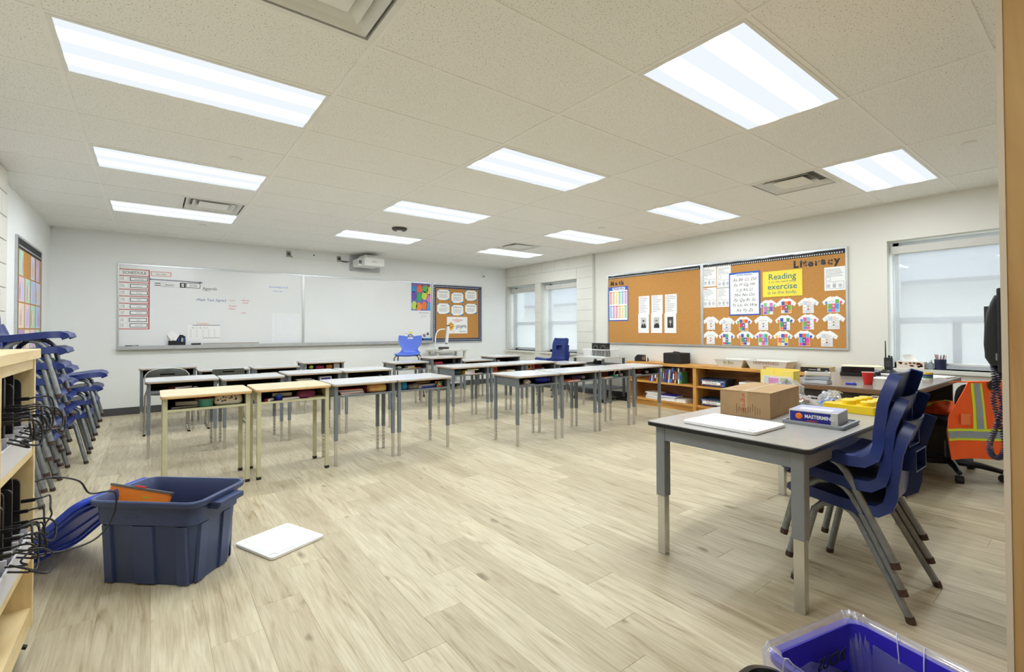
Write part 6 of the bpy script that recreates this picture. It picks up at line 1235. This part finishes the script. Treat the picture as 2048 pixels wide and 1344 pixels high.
for i, p in enumerate(pts):
    tg = (pts[min(i+1,n-1)]-pts[max(i-1,0)]).normalized(); a_ = tg.cross(Vector((1,0,0))).normalized() if abs(tg.x) < .9 else tg.cross(Vector((0,0,1))).normalized(); b2 = tg.cross(a_); hel.append(p)
core = [pts[int(i*(n-1)/900)] for i in range(901)]; H2 = []
for i in range(901):
    f_ = i/900*(n-1); k = min(int(f_), n-2); p = pts[k].lerp(pts[k+1], f_-k); tg = (pts[k+1]-pts[k]).normalized(); a_ = tg.cross(Vector((1,0,0))).normalized(); b2 = tg.cross(a_); q = i*.62; H2.append(p+(a_*math.cos(q)+b2*math.sin(q))*.0062)
B().tube(H2, .0021, 4).build('coiled_cord', mat('cord_dark_purple', (48,44,74), .35), t, smooth=True)
# ================================================================ bins at the bottom edge
M_BIN = mat('indigo_plastic', (56,44,190), .4, var=.06, scale=6)
t = thing('recycling_bin', 'indigo blue recycling bin with a clear liner at the bottom edge', 'bin', (1.645, -.70, 0), R(-13)); t.scale = (.79,1,1)
bb = B().loft([ring(.13,.13,.03,0),ring(.14,.14,.03,.004),ring(.195,.195,.035,.40),ring(.205,.205,.04,.405),ring(.205,.205,.04,.395),ring(.21,.21,.04,.395),ring(.21,.21,.04,.41),ring(.19,.19,.035,.41),ring(.136,.136,.03,.01)]).build('tub', M_BIN, t, smooth=40)
text('INDUSTRIAL', .05, M_INKD, t, .1835, -.13, .33, rot=(R(82),0,R(-90)), bold=.0015) if False else None
# lettering shows on the liner's far walls
M_LIN = film_mat('clear_liner', (.86,.86,.97), .16); random.seed(17)
def liner_ring(h, z, wob, sd): return [(x*(1+wob*math.sin(i*2.3+sd)), y*(1+wob*math.sin(i*1.7+sd*2)), z+wob*.25*math.sin(i*3.1+sd)) for i, (x, y) in enumerate(rrect(-h,h,-h,h,.04,12))]
ln = B().loft([liner_ring(.214,.30,.018,1),liner_ring(.219,.36,.014,2),liner_ring(.222,.41,.012,3),liner_ring(.214,.428,.012,4),liner_ring(.196,.418,.012,5),liner_ring(.178,.34,.02,6),liner_ring(.165,.22,.03,7),liner_ring(.15,.1,.03,8)], False).build('liner', M_LIN, t, smooth=70)
for k in range(14):
    a = random.random()*6.28; x, y = .2*math.copysign(min(1,abs(1.3*math.cos(a))),math.cos(a)), .2*math.copysign(min(1,abs(1.3*math.sin(a))),math.sin(a))
    B().tube(crv([(x*1.07,y*1.07,.36),(x*1.04,y*1.04,.427),(x*.93,y*.93,.40),(x*.86+.02*random.random(),y*.86,.30)],3), .0014, 4).build('liner_glint', mat('liner_highlight', (226,224,246), .15), ln)  # glints along the liner's creases, modelled as pale tubes
for (tt, sz, lc, rr_) in (('DISTRI', .05, (.172,-.12,.345), R(-90)), ('SCHOOL', .034, (.166,-.10,.305), R(-90)), ('INDUS', .046, (.10,.172,.345), 0), ('BOARD', .034, (.09,.166,.305), 0)):
    tx = text(tt, sz, M_INKD, t, 0, 0, 0, rot=(R(97),0,rr_), bold=.0012, name='liner_lettering'); tx.scale = (-1,1,1); tx.location = lc
t = thing('waste_bin', 'black waste bin with a black bag at the bottom edge', 'bin', (1.285, -.665, 0), R(-4)); B().loft([ring(.10,.13,.03,0),ring(.11,.14,.03,.004),ring(.15,.185,.05,.42),ring(.155,.19,.05,.42),ring(.155,.19,.05,.43),ring(.142,.177,.045,.43),ring(.105,.135,.03,.01)]).build('tub', M_BLACK, t, smooth=40)
M_BAG = mat('black_bag_film', (26,26,28), .25, var=.2, bump=.9, bscale=18)
B().loft([[(x*1.04*(1+.02*math.sin(i*2)),y*1.04,.36) for i,(x,y) in enumerate(rrect(-.155,.155,-.19,.19,.05,8))],[(x*1.045,y*1.045,.436) for x,y in rrect(-.155,.155,-.19,.19,.05,8)],[(x*.95,y*.95,.444) for x,y in rrect(-.155,.155,-.19,.19,.05,8)],[(x*.86*(1+.03*math.sin(i*3)),y*.86,.38) for i,(x,y) in enumerate(rrect(-.155,.155,-.19,.19,.05,8))],[(x*.75*(1+.06*math.sin(i*2.5)),y*.75*(1+.05*math.cos(i*2)),.25) for i,(x,y) in enumerate(rrect(-.155,.155,-.19,.19,.05,8))],[(x*.4,y*.4,.16) for x,y in rrect(-.155,.155,-.19,.19,.05,8)]], False).build('bag', M_BAG, t, smooth=60)
